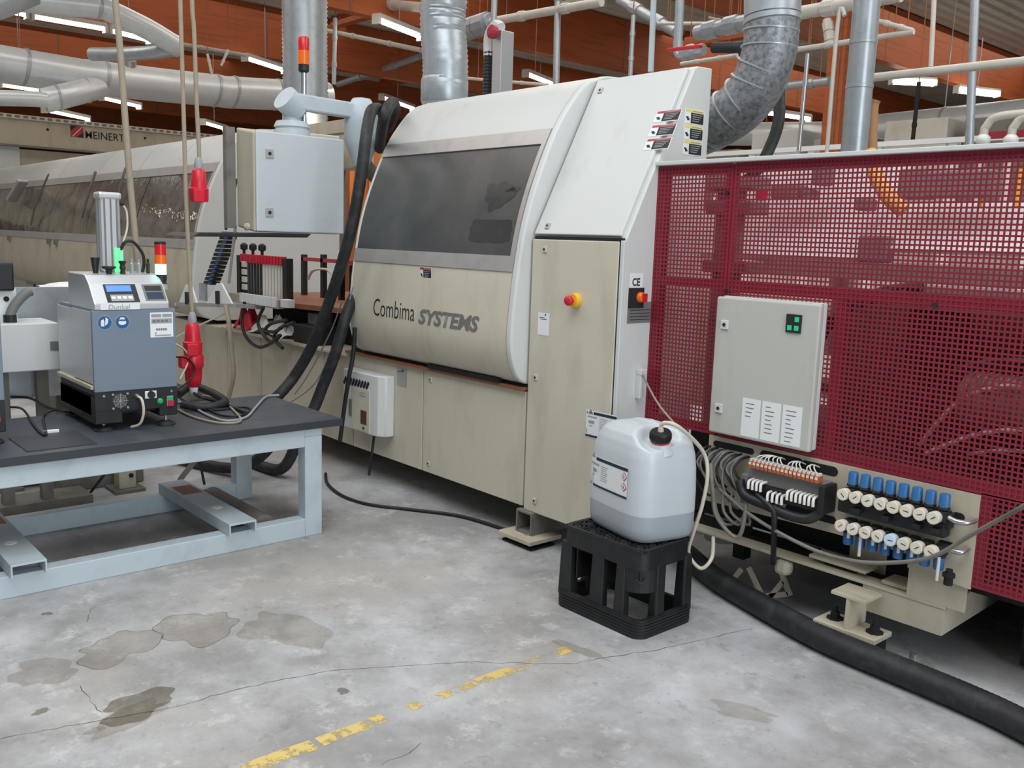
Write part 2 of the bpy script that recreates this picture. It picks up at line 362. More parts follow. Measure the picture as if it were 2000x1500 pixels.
SL((0,166),(78,177),4.6,'strip light under the big silver duct at the left edge')
SL((198,191),(272,208),4.6,'strip light under the big duct beside the leftmost cable')
SL((86,215),(172,233),4.3,'strip light above the name rail of the far gantry')
SL((396,239),(440,252),4.3,'small strip light just above the long hood')
SL((735,38),(822,72),5.0,'lit strip light between the two ribbed ducts')
SL((745,190),(806,212),4.9,'strip light right behind the hose bundle and hood')
SL((1026,144),(1082,166),5.0,'strip light above the middle of the near hood')
SL((1095,18),(1178,2),5.3,'strip light along the pipe at the top middle of the picture',r=.04)
SL((1740,158),(1826,162),5.0,'lit strip light right of the tall smooth duct',r=.09)
SL((1868,175),(1948,184),5.0,'lit strip light behind the thin pole at the right',r=.09)
SL((1815,259),(1866,263),3.6,'small strip light under the big far silver duct',r=.06)
SL((1482,218),(1580,232),4.4,'strip light behind the dusty elbow duct',r=.06)
for k,(x,y) in enumerate(((-12.5,4),(-12.5,9),(-22,4),(-22,10),(-9.5,12),(-6.5,16),(-14,16),(-14,22),(-27,12),(-8,24))):
    l=bpy.data.lights.new('bay_light','AREA'); l.shape='RECTANGLE'; l.size=.3; l.size_y=4; l.energy=14; l.color=(1,.94,.84)
    o=bpy.data.objects.new('bay_light',l); o.location=(x,y,5.1); C.objects.link(o)
# ------------------------------------------------------------ near hood
HP=[(3.30,.83),(3.19,.859),(3.134,.904),(3.094,1.0),(3.083,1.106),(3.094,1.263),(3.119,1.471),(3.165,1.703),(3.245,1.938),(3.355,2.175),(3.455,2.32),(3.545,2.415),(3.64,2.462),(3.8,2.49),(4.5,2.5)]
def fine(P,n=4):
    Q=[]
    for i in range(len(P)-1):
        p0=V(P[max(i-1,0)]);p1=V(P[i]);p2=V(P[i+1]);p3=V(P[min(i+2,len(P)-1)])
        for k in range(n):
            t=k/n; q=.5*((2*p1)+(p2-p0)*t+(2*p0-5*p1+4*p2-p3)*t*t+(3*p1-p0-3*p2+p3)*t**3); Q.append((q.x,q.y))
    return Q+[tuple(P[-1])]
HF=fine(HP)
def prof_y(z):
    for a,b in zip(HF[4:],HF[5:]):
        if a[1]<=z<=b[1]: return a[0]+(b[0]-a[0])*(z-a[1])/max(b[1]-a[1],1e-6)
    return HF[4][0] if z<1 else HF[-1][0]
def cut(z0,z1,off=0):
    """profile piece between two heights, shifted off towards the viewer"""
    zs=[z0]+[p[1] for p in HF[3:] if z0<p[1]<z1]+[z1]
    return [(prof_y(z)-off,z) for z in zs]
def hood(x0,x1,label,group,seams=(),lower='cream',film='smoked',zt=2.10,zb=1.52,zf0=1.44,zf1=2.18,panes=1,rim=.045):
    t=thing('machine_hood',label,'hood',((x0+x1)/2,3.6,.83),group)
    low=[p for p in HF if p[1]<zf0 and p[0]<3.4]+[(prof_y(zf0),zf0)]
    ob('lower_panel',MB().sheet(low,x0,x1-rim,.02),M[lower],t,smooth=50)
    up=[(prof_y(zf1),zf1)]+[p for p in HF if p[1]>zf1]
    ob('top_panel',MB().sheet(up,x0,x1-rim,.02),M['white'],t,smooth=50)
    full=[p for p in HF]
    # end cap: closed profile wall with a rounded proud rim
    for a,b in ((x1-rim,x1),(x0-.01,x0+.012)):
        ob('end_panel',MB().prism([(y-.004,z) for y,z in full]+[(4.5,.83)],0,a,b),M['white'],t,bevel=.012,seg=3)
    W=x1-rim-x0
    ob('window_frame_top',MB().sheet(cut(zt,zf1,.006),x0,x1-rim,.02),M['frame_grey'],t,smooth=50)
    ob('window_frame_bottom',MB().sheet(cut(zf0,zb,.006),x0,x1-rim,.02),M['frame_grey'],t,smooth=50)
    ob('window_frame_side',MB().sheet(cut(zb,zt,.006),x1-rim-.03,x1-rim,.02),M['frame_grey'],t,smooth=50)
    for i in range(panes):
        ob('window_pane',MB().sheet(cut(zb,zt,-.004),x0+W*i/panes,x0+(W-.03)*(i+1)/panes-.002*(i<panes-1),.005),M[film],t,smooth=50)
    for s in seams:
        ob('panel_joint',MB().sheet(cut(zf1,2.45,.0025),s-.003,s+.003,.004),M['frame_grey'],t)
    ob('back_cover',MB().box(x0,x1-.05,4.46,4.5,.83,2.49),M['white'],t)
    ob('inner_floor',MB().box(x0+.02,x1-.06,3.3,4.45,.83,.86),M['dark'],t)
    return t
H1=hood(-5.1,-3.515,'cream hood with smoked window and large lettering, beside the tall cabinet','hoods of the machine line',lower='shaded_beige')
ob('spindle_unit',MB().box(-4.9,-3.8,3.75,4.2,.9,1.75).cyl((-4.2,3.7,1.7),(-4.2,3.45,1.7),.16),M['grime'],H1,bevel=.02,label='dim machining unit behind the smoked window')
def silhouette(u0,z0,w_,h,seed,sq=0):
    rr=random.Random(seed); n=40; P=[]; ph=[rr.uniform(0,6.28) for _ in range(7)]
    for i in range(n):
        a=2*math.pi*i/n; k=1+sum(.16/(j+1)**.6*math.sin((j+2)*a+ph[j]) for j in range(7))
        c,s_=math.cos(a),math.sin(a)
        if sq: k=(abs(c)**8+abs(s_)**8)**(-1/8)*(1+.04*math.sin(9*a))
        P.append((u0+w_*k*c,z0+h*k*s_))
    b=MB(); L=[(x,prof_y(z)+.0025,z) for x,z in [(u0,z0)]+P]; b.add(L,[(0,1+i,1+(i+1)%n) for i in range(n)]); ob('dark_silhouette',b,M['silhouette'],H1,label='dark smear standing for objects behind the pane')  # stands for dark objects behind the glass, painted onto the pane
M['silhouette']=mat('pane_silhouette',(52,54,55),.3,dirt=.6,dcol=(70,71,70),dscale=14)
silhouette(-3.80,1.835,.10,.085,4); silhouette(-3.72,1.87,.07,.02,9); silhouette(-3.80,1.645,.17,.06,2,1)
sh=lambda p: V((p.x,prof_y(p.z)-.0022,p.z))
a=U(731,615,1,3.09); b=U(811,630,1,3.09); c=U(819,634,1,3.09); d=U(937,652,1,3.09)
zb=1.125
text('lettering','Combima',(a.x,3.09,1.115),(1,0,0),(0,0,1),b.x-a.x,.105,M['print'],H1,bold=-.008,fmap=sh)
text('lettering','SYSTEMS',(c.x,3.09,1.105),(1,0,0),(0,0,1),d.x-c.x,.088,M['gprint'],H1,shear=.22,bold=.035,fmap=sh)
# warning sticker below the window (white foil, black field, red bar)
p=U(836,521,1,3.12); o=V((p.x-.07,prof_y(1.40)-.001,1.368))
def sticker(o,du,dv,wd,h,bar,parent,name='warning_sticker',off=.001):
    o,du,dv=V(o),V(du).normalized(),V(dv).normalized()
    s=ob(name,foil(o,du,dv,[(0,wd,0,h)],off),M['paper'],parent,label='white warning sticker with a black text field')
    ob('header_bar',foil(o,du,dv,[(wd*.04,wd*.97,h*.78,h*.97)],off+.0007),M[bar],s)
    ob('text_field',foil(o,du,dv,[(wd*.32,wd*.97,h*.06,h*.76)],off+.0007),M['print'],s)
    ob('text_lines',foil(o,du,dv,[(wd*.40,wd*(.9-.06*k),h*(.62-.14*k),h*(.67-.14*k)) for k in range(4)]+[(wd*.4,wd*.9,h*.84,h*.90)],off+.0014),M['gtext'],s)
    ob('pictogram',foil(o,du,dv,[(wd*.08,wd*.2,h*.35,h*.47),(wd*.13,wd*.25,h*.22,h*.36)],off+.0007),M['print'],s); return s
sticker((p.x-.06,prof_y(1.40)-.001,1.362),(1,0,0),(0,-.05,1),.115,.07,'redlabel',H1)
# ------------------------------------------------------------ tall cabinet
X0,X1=-3.5,-2.878
CP=[(3.2,.185),(3.2,1.622),(3.624,2.448),(3.66,2.46),(3.772,2.465),(3.772,.185)]
T=thing('control_cabinet','tall cream cabinet with sloped top and a red stop button','cabinet',((X0+X1)/2,3.45,.185))
ob('body',MB().prism([(y+(.012 if i<3 else 0),z-(.006 if 1<i<5 else 0)) for i,(y,z) in enumerate(CP)],0,X0+.004,X1),M['white'],T,bevel=.006)
ob('front_panel',MB().box(X0,X1-.028,3.192,3.214,.18,1.610),M['shaded_beige'],T,bevel=.005)
sl=V((0,3.624-3.2,2.448-1.622)).normalized(); sn=V((0,-sl.z,sl.y))
L0=V((0,3.2,1.624)); LEN=(V((0,3.624,2.448))-L0).length
ob('sloped_panel',MB().obox(V(((X0+X1-.028)/2,0,0))+L0+sl*(LEN/2+.004)+sn*(-.004),V(((X1-.028-X0)/2,0,0)),sl*(LEN/2-.008),sn*.010),M['white'],T,bevel=.005)
ob('edge_strip',MB().box(X1-.022,X1+.001,3.196,3.216,.19,1.615),M['white'],T,bevel=.004)
ob('seam',MB().box(X0+.01,X1-.01,3.2,3.215,1.609,1.626).box(X1-.03,X1-.02,3.197,3.22,.19,1.62),M['dark'],T)
def lock(o,n,dv,parent,s=.016,m='frame_grey'):
    o,n,dv=V(o),V(n).normalized(),V(dv).normalized(); du=n.cross(dv)
    k=ob('lock',MB().obox(o+n*.003,du*s,dv*s*1.05,n*.004),M[m],parent,bevel=.002)
    ob('keyhole',MB().cyl(o+n*.007,o+n*.0095,s*.42,n=10),M['print'],k); return k
for px,py in ((1064,487),(1046,737),(1044,978)):
    q=U(px,py,1,3.19); lock((q.x,3.192,q.z),(0,-1,0),(0,0,1),T,.014,'shaded_beige')
for px,py,k in ((1175,170,.92),(1072,440,.06)):
    q=U(px,py,1,3.2+.424*k); lock(V((q.x,0,0))+L0+sl*(LEN*k)+sn*.006,sn,sl,T,.015)
q=U(1117,587,1,3.16)
e=ob('emergency_stop',MB().lathe((q.x,3.192,q.z),(0,-1,0),[(.036,0),(.036,.012),(.032,.03)],24),M['yellow'],T,smooth=40,label='yellow collar of the stop button')
ob('button',MB().lathe((q.x,3.163,q.z),(0,-1,0),[(.012,0),(.012,.012),(.024,.018),(.025,.03),(.020,.038),(.0,.04)],24),M['red'],e,smooth=60)
q=U(1062,632,1,3.19); n=ob('notice',foil((q.x-.045,3.192,q.z-.06),(1,0,0),(0,0,1),[(0,.085,0,.115)],.0012),M['paper'],T,label='faded white notice with a short line')
ob('print_line',foil((q.x-.045,3.192,q.z-.06),(1,0,0),(0,0,1),[(.01,.05,.088,.091),(.02,.065,.08,.083)],.002),M['navy'],n); ob('emblem',MB().cyl((q.x+.01,3.191,q.z+.045),(q.x+.01,3.190,q.z+.045),.005,n=10),M['navy'],n)
# label sheet beside the jerrycan
def chem_label(o,du,dv,wd,h,parent,full=True,off=.0012):
    l=ob('label_sheet',foil(o,du,dv,[(0,wd,0,h)],off),M['paper'],parent,label='white product label with dark bars')
    ob('dark_bar',foil(o,du,dv,[(wd*.25,wd,h*.86,h*.96),(0,wd,h*.02,h*.10)],off+.0007),M['navy'],l)
    ob('emblem',foil(o,du,dv,[(wd*.02,wd*.05,h*.86,h*.95),(wd*.08,wd*.22,h*.86,h*.93),(wd*.11,wd*.19,h*.93,h*.98),(wd*.13,wd*.17,h*.98,h*1.02)],off+.0007),M['gprint'],l)
    ob('text_lines',foil(o,du,dv,[(wd*.05,wd*.36,h*.74,h*.79),(wd*.09,wd*.28,h*.52,h*.63),(wd*.12,wd*.22,h*.42,h*.45),(wd*.02,wd*.05,h*.16,h*.30)]+[(wd*.45,wd*(.72-.03*(k%3)),h*(.76-.06*k),h*(.775-.06*k)) for k in range(9)],off+.0007),M['gtext'],l)
    if full:
        for k in (.62,.28):
            c=V(o)+V(du).normalized()*wd*.9+V(dv).normalized()*h*k; u=V(du).normalized(); v=V(dv).normalized(); n=u.cross(v); b=MB()
            b.obox(c+n*(off+.0007),(u+v).normalized()*h*.10,(u-v).normalized()*h*.10,n*.0003); g=ob('hazard_diamond',b,M['redlabel'],l)
            b=MB().obox(c+n*(off+.0012),(u+v).normalized()*h*.08,(u-v).normalized()*h*.08,n*.0003); ob('hazard_field',b,M['paper'],l); ob('hazard_mark',MB().obox(c+n*(off+.0017),u*h*.018,v*h*.055,n*.0003),M['print'],l)
    return l
q=U(1143,852,1,3.19); chem_label((q.x,3.192,q.z),(1,0,0),(0,0,1),.20,.135,T)
# stickers on the slope (three red) and on the side (three yellow)
for k,(px,py) in enumerate(((1254,238),(1244,266),(1234,293))):
    y=3.2+.424*((1.93,1.86,1.79)[k]-1.622)/.826; q=U(px,py,1,3.40-.035*k); 
    f=(q.z-1.622)/.826; o=V((q.x,0,0))+L0+sl*(LEN*f)+sn*.006
    sticker(o,(1,0,0),sl,.155,.062,'redlabel',T)
for k,(px,py) in enumerate(((1336,240),(1334,271),(1332,301))):
    q=U(px,py,0,X1); sticker((X1,q.y,q.z),(0,1,0),(0,0,1),.15,.07,'yellow_l',T)
q=U(1228,569,0,X1); s=ob('mark_sticker',foil((X1,q.y,q.z),(0,1,0),(0,0,1),[(0,.095,0,.085)],.0012),M['paper'],T,label='white sticker with two letters')
text('lettering','CE',(X1+.002,q.y+.02,q.z+.024),(0,1,0),(0,0,1),.055,.038,M['print'],s,bold=.03)
q=U(1226,602,0,X1); s=ob('main_switch',MB().box(X1,X1+.006,q.y,q.y+.105,q.z,q.z+.095),M['print'],T,label='black plate with orange rotary knob')
ob('rotary_knob',MB().lathe((X1+.006,q.y+.078,q.z+.05),(1,0,0),[(.026,0),(.024,.012),(.02,.02)],18),M['tl_or'],s,smooth=40); ob('knob_grip',MB().box(X1+.02,X1+.045,q.y+.07,q.y+.086,q.z+.03,q.z+.07),M['red'],s)
q=U(1224,632,0,X1); s=ob('rating_plate',foil((X1,q.y,q.z),(0,1,0),(0,0,1),[(0,.185,0,.10)],.0012),M['gprint'],T,label='grey rating plate'); ob('text_lines',foil((X1,q.y,q.z),(0,1,0),(0,0,1),[(.01,.09,.078,.09)]+[(.02,.16,.06-.015*i,.063-.015*i) for i in range(4)],.002),M['print'],s)
q=U(1247,725,0,X1); ob('hinge_bracket',MB().box(X1,X1+.035,q.y-.02,q.y+.025,q.z-.015,q.z+.012).box(X1,X1+.03,q.y-.018,q.y+.0,q.z-.13,q.z),M['white'],T,bevel=.003)
w_=thing('air_line','thin grey line from the cabinet hinge bracket down to the jerrycan cap','cable',(X1,3.4,.9))
ob('sheath',MB().tube([U(1253,727,0,X1+.03),U(1270,762,1,3.36),U(1290,795,1,3.30),U(1318,828,1,3.24)],.005,8),M['rope'],w_)
# ------------------------------------------------------------ machine base between and below the hoods
B=thing('edge_bander','long cream machine base of door panels under the hood and feed table','machine',(-5.6,3.7,.19))
ob('carcass',MB().box(-8.5,-3.51,3.215,4.5,.19,.798),M['cream'],B)
for x0,x1,z1,m in ((-4.44,-3.515,.815,'shaded_beige'),(-5.235,-4.446,.822,'shaded_beige'),(-5.62,-5.24,.80,'cream'),(-6.60,-5.625,.80,'cream'),(-7.22,-6.605,.80,'cream'),(-8.4,-7.225,.80,'cream')):
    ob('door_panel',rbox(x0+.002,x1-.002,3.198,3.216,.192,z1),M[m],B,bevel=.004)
ob('rail',MB().box(-5.3,-3.515,3.17,3.30,.822,.838),M['brown_wood'],B); ob('gap',MB().box(-5.25,-3.52,3.2,3.3,.838,.86),M['dark'],B)
ob('brush_strip',MB().box(-4.35,-3.7,3.16,3.19,.838,.865),M['dark'],B)
ob('ledge',MB().box(-7.25,-5.3,3.16,3.45,.80,.815),M['cream'],B)
for px,py in ((842,741),(838,905)):
    q=U(px,py,1,3.2); lock((q.x,3.198,q.z),(0,-1,0),(0,0,1),B,.013,'shaded_beige')
q=U(786,738,1,3.2); n=ob('notice',foil((q.x-.055,3.198,q.z-.055),(1,0,0),(0,0,1),[(0,.105,0,.115)],.0012),M['frame_grey'],B,label='small grey notice'); ob('print_line',foil((q.x-.055,3.198,q.z-.055),(1,0,0),(0,0,1),[(.01,.07,.09,.094),(.05,.07,.097,.106)],.002),M['print'],n)
ob('underside_light_block',MB().box(-8.4,-3.0,4.2,4.25,.0,.19),M['dark'],B,label='dark board added below the machine to block light from behind')  # unseen board added to keep the floor under the base dark
# feet
def square_foot(x,y,z1,label,ly=.45):
    t=thing('leveling_pedestal',label,'foot',(x,y,0),'levelling feet of the machine line')
    s=.062; b=MB()
    for yy in (0,):
        o=[(x-s,z1-2*s),(x+s,z1-2*s),(x+s,z1),(x-s,z1)]; i=[(x-s+.011,z1-2*s+.011),(x+s-.011,z1-2*s+.011),(x+s-.011,z1-.011),(x-s+.011,z1-.011)]
        vs=[(a,y,c) for a,c in o]+[(a,y,c) for a,c in i]+[(a,y+ly,c) for a,c in o]+[(a,y+ly,c) for a,c in i]
        f=[]
        for k in range(4):
            n=(k+1)%4; f+=[(k,n,4+n,4+k),(8+k,12+k,12+n,8+n),(k,8+k,8+n,n),(4+k,4+n,12+n,12+k)]
        b.add(vs,f)
    ob('square_tube',b,M['grime'],t)
    ob('base_plate',rbox(x-.13,x+.13,y-.07,y+.16,z1-2*s-.024,z1-2*s),M['cream'],t,bevel=.004)
    ob('steel_shim',rbox(x-.11,x+.12,y-.05,y+.12,0,.012),M['dark'],t)
    ob('levelling_bolt',MB().cyl((x+.03,y,.0),(x+.03,y,z1-2*s+.01),.014,n=8),M['steel'],t); return t
square_foot(-3.47,3.17,.18,'square tube foot on a plate under the corner of the tall cabinet')
# ------------------------------------------------------------ wall cooler on the base
q0=U(668,730,1,3.1); 
K=thing('cooling_unit','small cream cooling unit with slotted grille hung on the machine base','cooler',(-4.97,3.14,.34))
kx0,kx1,kz0,kz1=-5.21,-4.745,.345,.735
ob('housing',MB().prism([(kx0,3.198),(kx0,3.11),(kx0+.02,3.095),(kx1-.10,3.095),(kx1-.05,3.105),(kx1-.012,3.14),(kx1,3.198)],2,kz0,kz1),M['white'],K,bevel=.008,smooth=30)
ob('front_plate',rbox(kx0+.13,kx1-.125,3.090,3.096,kz0+.01,kz1-.10),M['shaded_beige'],K,bevel=.002)
for i in range(9):
    x=kx0+.03+i*.034
    ob('grille_slot',MB().obox((x+.01,3.0935,kz1-.075),(.007,0,-.007),(.015,0,.022),(0,.002,0)),M['dark'],K)
ob('lower_grille',rbox(kx1-.225,kx1-.155,3.0885,3.0905,kz0+.06,kz0+.15),M['brown_wood'],K)
for i in range(6): ob('grille_slot',rbox(kx1-.222+i*.011,kx1-.217+i*.011,3.0875,3.0892,kz0+.062,kz0+.148),M['dark'],K)
ob('text_lines',foil((kx1-.24,3.0895,kz1-.15),(1,0,0),(0,0,1),[(0,.06,.02,.025),(.0,.07,.0,.008)],.001),M['gtext'],K)
ob('screw',MB().cyl((kx1-.19,3.09,kz0+.035),(kx1-.19,3.086,kz0+.035),.008,n=8),M['dark'],K); ob('side_vent',rbox(kx0+.095,kx0+.125,3.088,3.096,kz0+.09,kz0+.20),M['gprint'],K)
ob('drain_hose',MB().tube([(kx1-.17,3.16,kz0),(kx1-.18,3.15,.22),(kx1-.2,3.14,.06)],.009,8),M['black'],K)
# ------------------------------------------------------------ long far hood
H2=hood(-16.6,-7.62,'long cream hood with a row of crinkled clear film windows at the left','hoods of the machine line',seams=[-8.6,-9.6,-10.9,-12.4],lower='cream',film='film',panes=6)
for k,(px,py) in enumerate(((20,441),(98,447),(112,455))):
    q=U(px,py,1,3.12); ob('latch',MB().box(q.x-.03,q.x+.05,prof_y(1.4)-.03,prof_y(1.4),1.38,1.44),M['grime'],H2)
ob('machining_heads',MB().box(-16,-8.0,3.7,4.3,.9,1.9),M['grime'],H2,label='dim brown machinery behind the film windows')
r=random.Random(3)
for k in range(11):
    x=-8.2-k*.62; ob('machining_head',rbox(x-.2,x+.2,3.42,3.75,1.0+r.random()*.4,1.75+r.random()*.3),M[('grime','cream','brown_wood')[k%3]],H2,bevel=.02)
q=U(40,370,1,3.2); ob('window_handle',MB().bar(U(45,352,1,3.19),U(22,392,1,3.12),.14,.05),M['frame_grey'],H2,bevel=.015,label='grey handle on a film window')
ob('crease',MB().tube([U(95,340,1,3.16),U(70,400,1,3.12),U(60,440,1,3.1)],.012,6),M['film'],H2)
for a,b,c in (((187,335),(172,380),(160,425)),((246,328),(235,365),(222,430))): ob('crease',MB().tube([U(*a,1,3.17),U(*b,1,3.12),U(*c,1,3.1)],.014,6),M['film'],H2)
ob('lower_cover',MB().sheet([(3.3,.83),(3.22,.86),(3.2,.95)],-16.6,-7.7,.02),M['brown_wood'],H2)
M['lit_wood']=mat('lit_orange_boards',(206,128,66),.6,dirt=.6,dcol=(150,78,36),dscale=3,stretch=(1,1,.3))  # brighter copy of the board wood; lamp light put into the colour
# ------------------------------------------------------------ feed table between the hoods
t=thing('feed_table','brown wooden feed table with white rail blocks between the two hoods','table',(-6.0,3.5,.8))
zt=1.09
ob('table_board',MB().prism([(-7.3,3.22),(-6.28,3.22),(-5.15,3.42),(-5.15,4.4),(-7.3,4.4)],2,zt-.012,zt),M['brown_wood'],t,bevel=.003)
ob('board_edge',MB().prism([(-6.28,3.215),(-5.15,3.415),(-5.15,3.40),(-6.28,3.20)],2,zt-.035,zt+.002),M['brown_wood'],t)
ob('front_rail',rbox(-7.3,-6.25,3.16,3.225,zt-.05,zt+.02),M['cream'],t,bevel=.004)
for i in range(9): ob('rail_block',rbox(-6.86+i*.068,-6.80+i*.068,3.145,3.165,zt-.04,zt+.035),M['paper'],t,bevel=.003)
ob('rail_block',rbox(-6.18,-6.07,3.15,3.21,zt-.03,zt+.03),M['paper'],t,bevel=.004)
ob('under_frame',MB().box(-6.9,-5.2,3.45,4.3,.82,1.0),M['dark'],t)
ob('bracket_box',rbox(-6.05,-5.85,3.3,3.4,.93,1.03),M['grime'],t,bevel=.01)
# clamp rack
t=thing('clamp_rack','rack of upright black and white rods with red clips on the feed table','rack',(-6.6,3.26,zt))
xa,xb=U(470,550,1,3.26).x,U(560,570,1,3.26).x; za=U(467,498,1,3.26).z
for x in (xa,xb): ob('post',rbox(x-.03,x+.03,3.24,3.30,zt,za),M['black'],t,bevel=.003)
ob('crossbar',rbox(xa,xb,3.255,3.275,za-.045,za-.02),M['redlabel'],t)
for i in range(14):
    x=xa+.06+(xb-xa-.12)*i/13; dk=i<7
    ob('rod',MB().cyl((x,3.26,zt+.02),(x,3.26,za-.02+(.03 if dk else 0)),.011 if dk else .012,n=8),M['black' if dk else 'fitting'],t)
    ob('clip',rbox(x-.017,x+.017,3.235,3.285,za-.055,za+.012),M['red'],t,bevel=.004)
    if i<3: ob('knob',MB().lathe((xa+.05+i*.16,3.27,za),(0,0,1),[(.012,0),(.012,.04),(.03,.05),(.03,.085),(.012,.1)],10),M['black'],t,smooth=40)
for i in range(4): ob('counter_block',rbox(xa+.09,xa+.16,3.225,3.245,zt+.05+i*.06,zt+.095+i*.06),M['fitting'],t,bevel=.004)
# second rack deeper in
t=thing('fence_stop','brown steel stop frame behind the feed table hose','rack',(-5.6,3.75,zt))
for px in (592,630,665):
    q=U(px,520,1,3.75); ob('post',rbox(q.x-.02,q.x+.02,3.74,3.78,zt,U(px,497,1,3.75).z),M['black'],t)
a,b=U(592,502,1,3.75),U(690,498,1,3.75); ob('crossbar',rbox(a.x,b.x,3.74,3.76,a.z-.03,a.z),M['redlabel'],t)
ob('cable_bundle',MB().tube([U(602,545,1,3.72),U(612,528,1,3.72),U(640,527,1,3.72),U(652,545,1,3.72)],.012,6),M['hosew'],t)
ob('black_box',rbox(-6.3,-5.95,3.8,4.0,zt,zt+.28),M['black'],t,bevel=.01)
# wood board stack seen through the gap
t=thing('board_stack','stack of orange wood boards standing in the gap behind the hoses','boards',(-10.6,6.1,0))
r=random.Random(5); ob('board',rbox(-12.9,-9.3,6.45,6.5,0,1.75),M['brown_wood'],t)
for i in range(12):
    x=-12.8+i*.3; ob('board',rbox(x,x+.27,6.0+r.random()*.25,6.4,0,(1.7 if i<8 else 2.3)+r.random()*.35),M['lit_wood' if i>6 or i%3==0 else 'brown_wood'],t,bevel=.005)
for x in (-9.95,-10.2): ob('batten',rbox(x,x+.05,5.9,5.98,0,2.5),M['brown_wood'],t)
l=bpy.data.lights.new('board_fill','AREA'); l.shape='RECTANGLE'; l.size=1.2; l.size_y=.15; l.energy=30; l.color=(1,.86,.62)  # fill lamp added to brighten the boards; no fixture stands there
o=bpy.data.objects.new('board_fill',l); o.location=(-9.6,5.0,2.9); o.rotation_euler=(math.radians(35),0,0); C.objects.link(o)
t=tag(ob('rear_cover',rbox(U(525,500,1,4.55).x-1.3,U(525,500,1,4.55).x,4.55,4.6,0,1.9),M['white']),'white cover panel behind the clamp rack','panel')
# funnel cover behind the pendant
t=thing('extraction_cover','cream sheet cover with curved edge behind the white control box','cover',(-7.6,4.65,2.0))
a,b,c,d=U(505,256,1,4.65),U(682,232,1,4.65),U(684,260,1,4.65),U(704,290,1,4.65)
ob('cover_sheet',MB().prism([(a.x,a.z-.45),(a.x,a.z),(b.x,b.z),(c.x,c.z),(c.x+.03,c.z-.06),(d.x,d.z),(d.x,d.z-.16),(b.x-.1,d.z-.18)],1,4.65,4.8),M['cream'],t,bevel=.006)
ob('cover_lip',MB().box(U(600,245,1,4.65).x,b.x,4.63,4.65,b.z-.12,b.z),M['cream'],t)
ob('support',MB().box(c.x-.4,c.x-.3,4.68,4.78,0,d.z),M['grime'],t)
# drag chain
t=thing('cable_chain','black cable chain with blue strips hanging left of the clamp rack','chain',U(415,560,1,3.05))
a,b=U(450,452,1,3.05),U(412,556,1,3.05); n=13; d=(b-a)/n; u=V((1,0,0))
for i in range(n):
    c=a+d*(i+.5); ob('link',MB().obox(c,u*.085,d*.42,V((0,.035,0))),M['black'],t,bevel=.006)
    ob('blue_tab',MB().obox(c+u*.045+V((0,-.036,0)),u*.028,d*.22,V((0,.003,0))),M['signblue'],t)
ob('guide_tube',MB().cyl(U(460,440,1,3.0),U(447,553,1,3.0),.012,n=8),M['frame_grey'],t); ob('guide_tube',MB().cyl(U(462,350,1,3.2),U(441,448,1,3.05),.012,n=8),M['black'],t)
# white bracket pair
t=thing('support_bracket','pair of white triangular bracket plates on a short rail left of the feed table','bracket',U(400,592,1,2.98))
for c,pts in ((0,((350,591),(385,592),(374,556),(363,556))),(1,((403,594),(455,595),(433,553),(424,553)))):
    P=[U(*p,1,2.98) for p in pts]; ob('bracket_plate',MB().prism([(p.x,p.z) for p in P],1,2.975,2.99),M['paper'],t,bevel=.004)
    m=(P[2]+P[3])/2; ob('bolt',MB().bar(m+V((0,-.015,-.06)),m+V((0,-.015,-.16)),.03,.03),M['black'],t)
a,b=U(345,594,1,2.98),U(455,597,1,2.98); ob('rail',MB().bar(a+V((0,.02,0)),b+V((0,.02,0)),.06,.03),M['frame_grey'],t)
ob('bent_plate',MB().obox(U(397,570,1,3.02),(.06,0,0),(0,.01,0),(0,0,.07)),M['zinc'],t)
ob('stay',MB().bar(U(345,594,1,3.0),U(345,600,1,3.06),.03,.03),M['frame_grey'],t)
ob('stay',MB().bar((b.x,3.0,b.z),(b.x,3.22,b.z-.02),.03,.03),M['frame_grey'],t)
tag(ob('drain_hose',MB().tube([U(441,597,1,2.97),U(447,630,1,2.95),U(453,690,1,2.95),U(456,735,1,2.95),U(447,775,1,2.95)],.018,8),M['rope']),'grey hose hanging straight down from the white bracket plates','hose')
tag(ob('string',MB().tube([U(342,660,1,2.9),U(380,640,1,2.95),U(440,612,1,3.0)],.007,6),M['hosew']),'thin white string slanting behind the lower red plug','cord')
# rag and cloth on the ledge
def cloth(name,c,sx,sy,h,m,seed,label):
    r=random.Random(seed); n=14; vs=[];b=MB()
    for j in range(n):
        for i in range(n):
            u,v=i/(n-1)*2-1,j/(n-1)*2-1; e=max(0,1-(u*u+v*v)*.62)
            z=h*e*(.55+.45*math.sin(u*7+seed)*math.cos(v*5+seed*2))+.004+h*.25*e*r.random()
            vs.append((c[0]+u*sx*(1-.12*math.sin(v*6)),c[1]+v*sy*(1-.1*math.cos(u*5)),c[2]+z))
    b.add(vs,[(j*n+i,j*n+i+1,(j+1)*n+i+1,(j+1)*n+i) for j in range(n-1) for i in range(n-1)])
    return tag(ob(name,b,m,smooth=60),label,'cloth')
cloth('rag',(-6.52,3.27,.815),.30,.09,.16,M['rag'],2,'crumpled white rag on the machine ledge under the feed table')
cloth('cloth',(-6.98,3.28,.815),.11,.09,.22,M['red'],4,'red cloth beside the crumpled white rag')
t=thing('hose_bundle','loops of thin black hose hanging over the machine ledge','hose',U(520,640,1,3.1))
for i,pts in enumerate((((478,590),(473,630),(482,660),(505,678),(530,670),(545,655)),((515,600),(504,628),(512,650),(530,668),(548,655)),((560,625),(530,632),(518,645),(535,648),(550,640)),((575,630),(548,640),(535,660),(552,680)))):
    ob('hose_loop',MB().tube([U(*p,1,3.1) for p in pts],.013,8),M['black'],t)
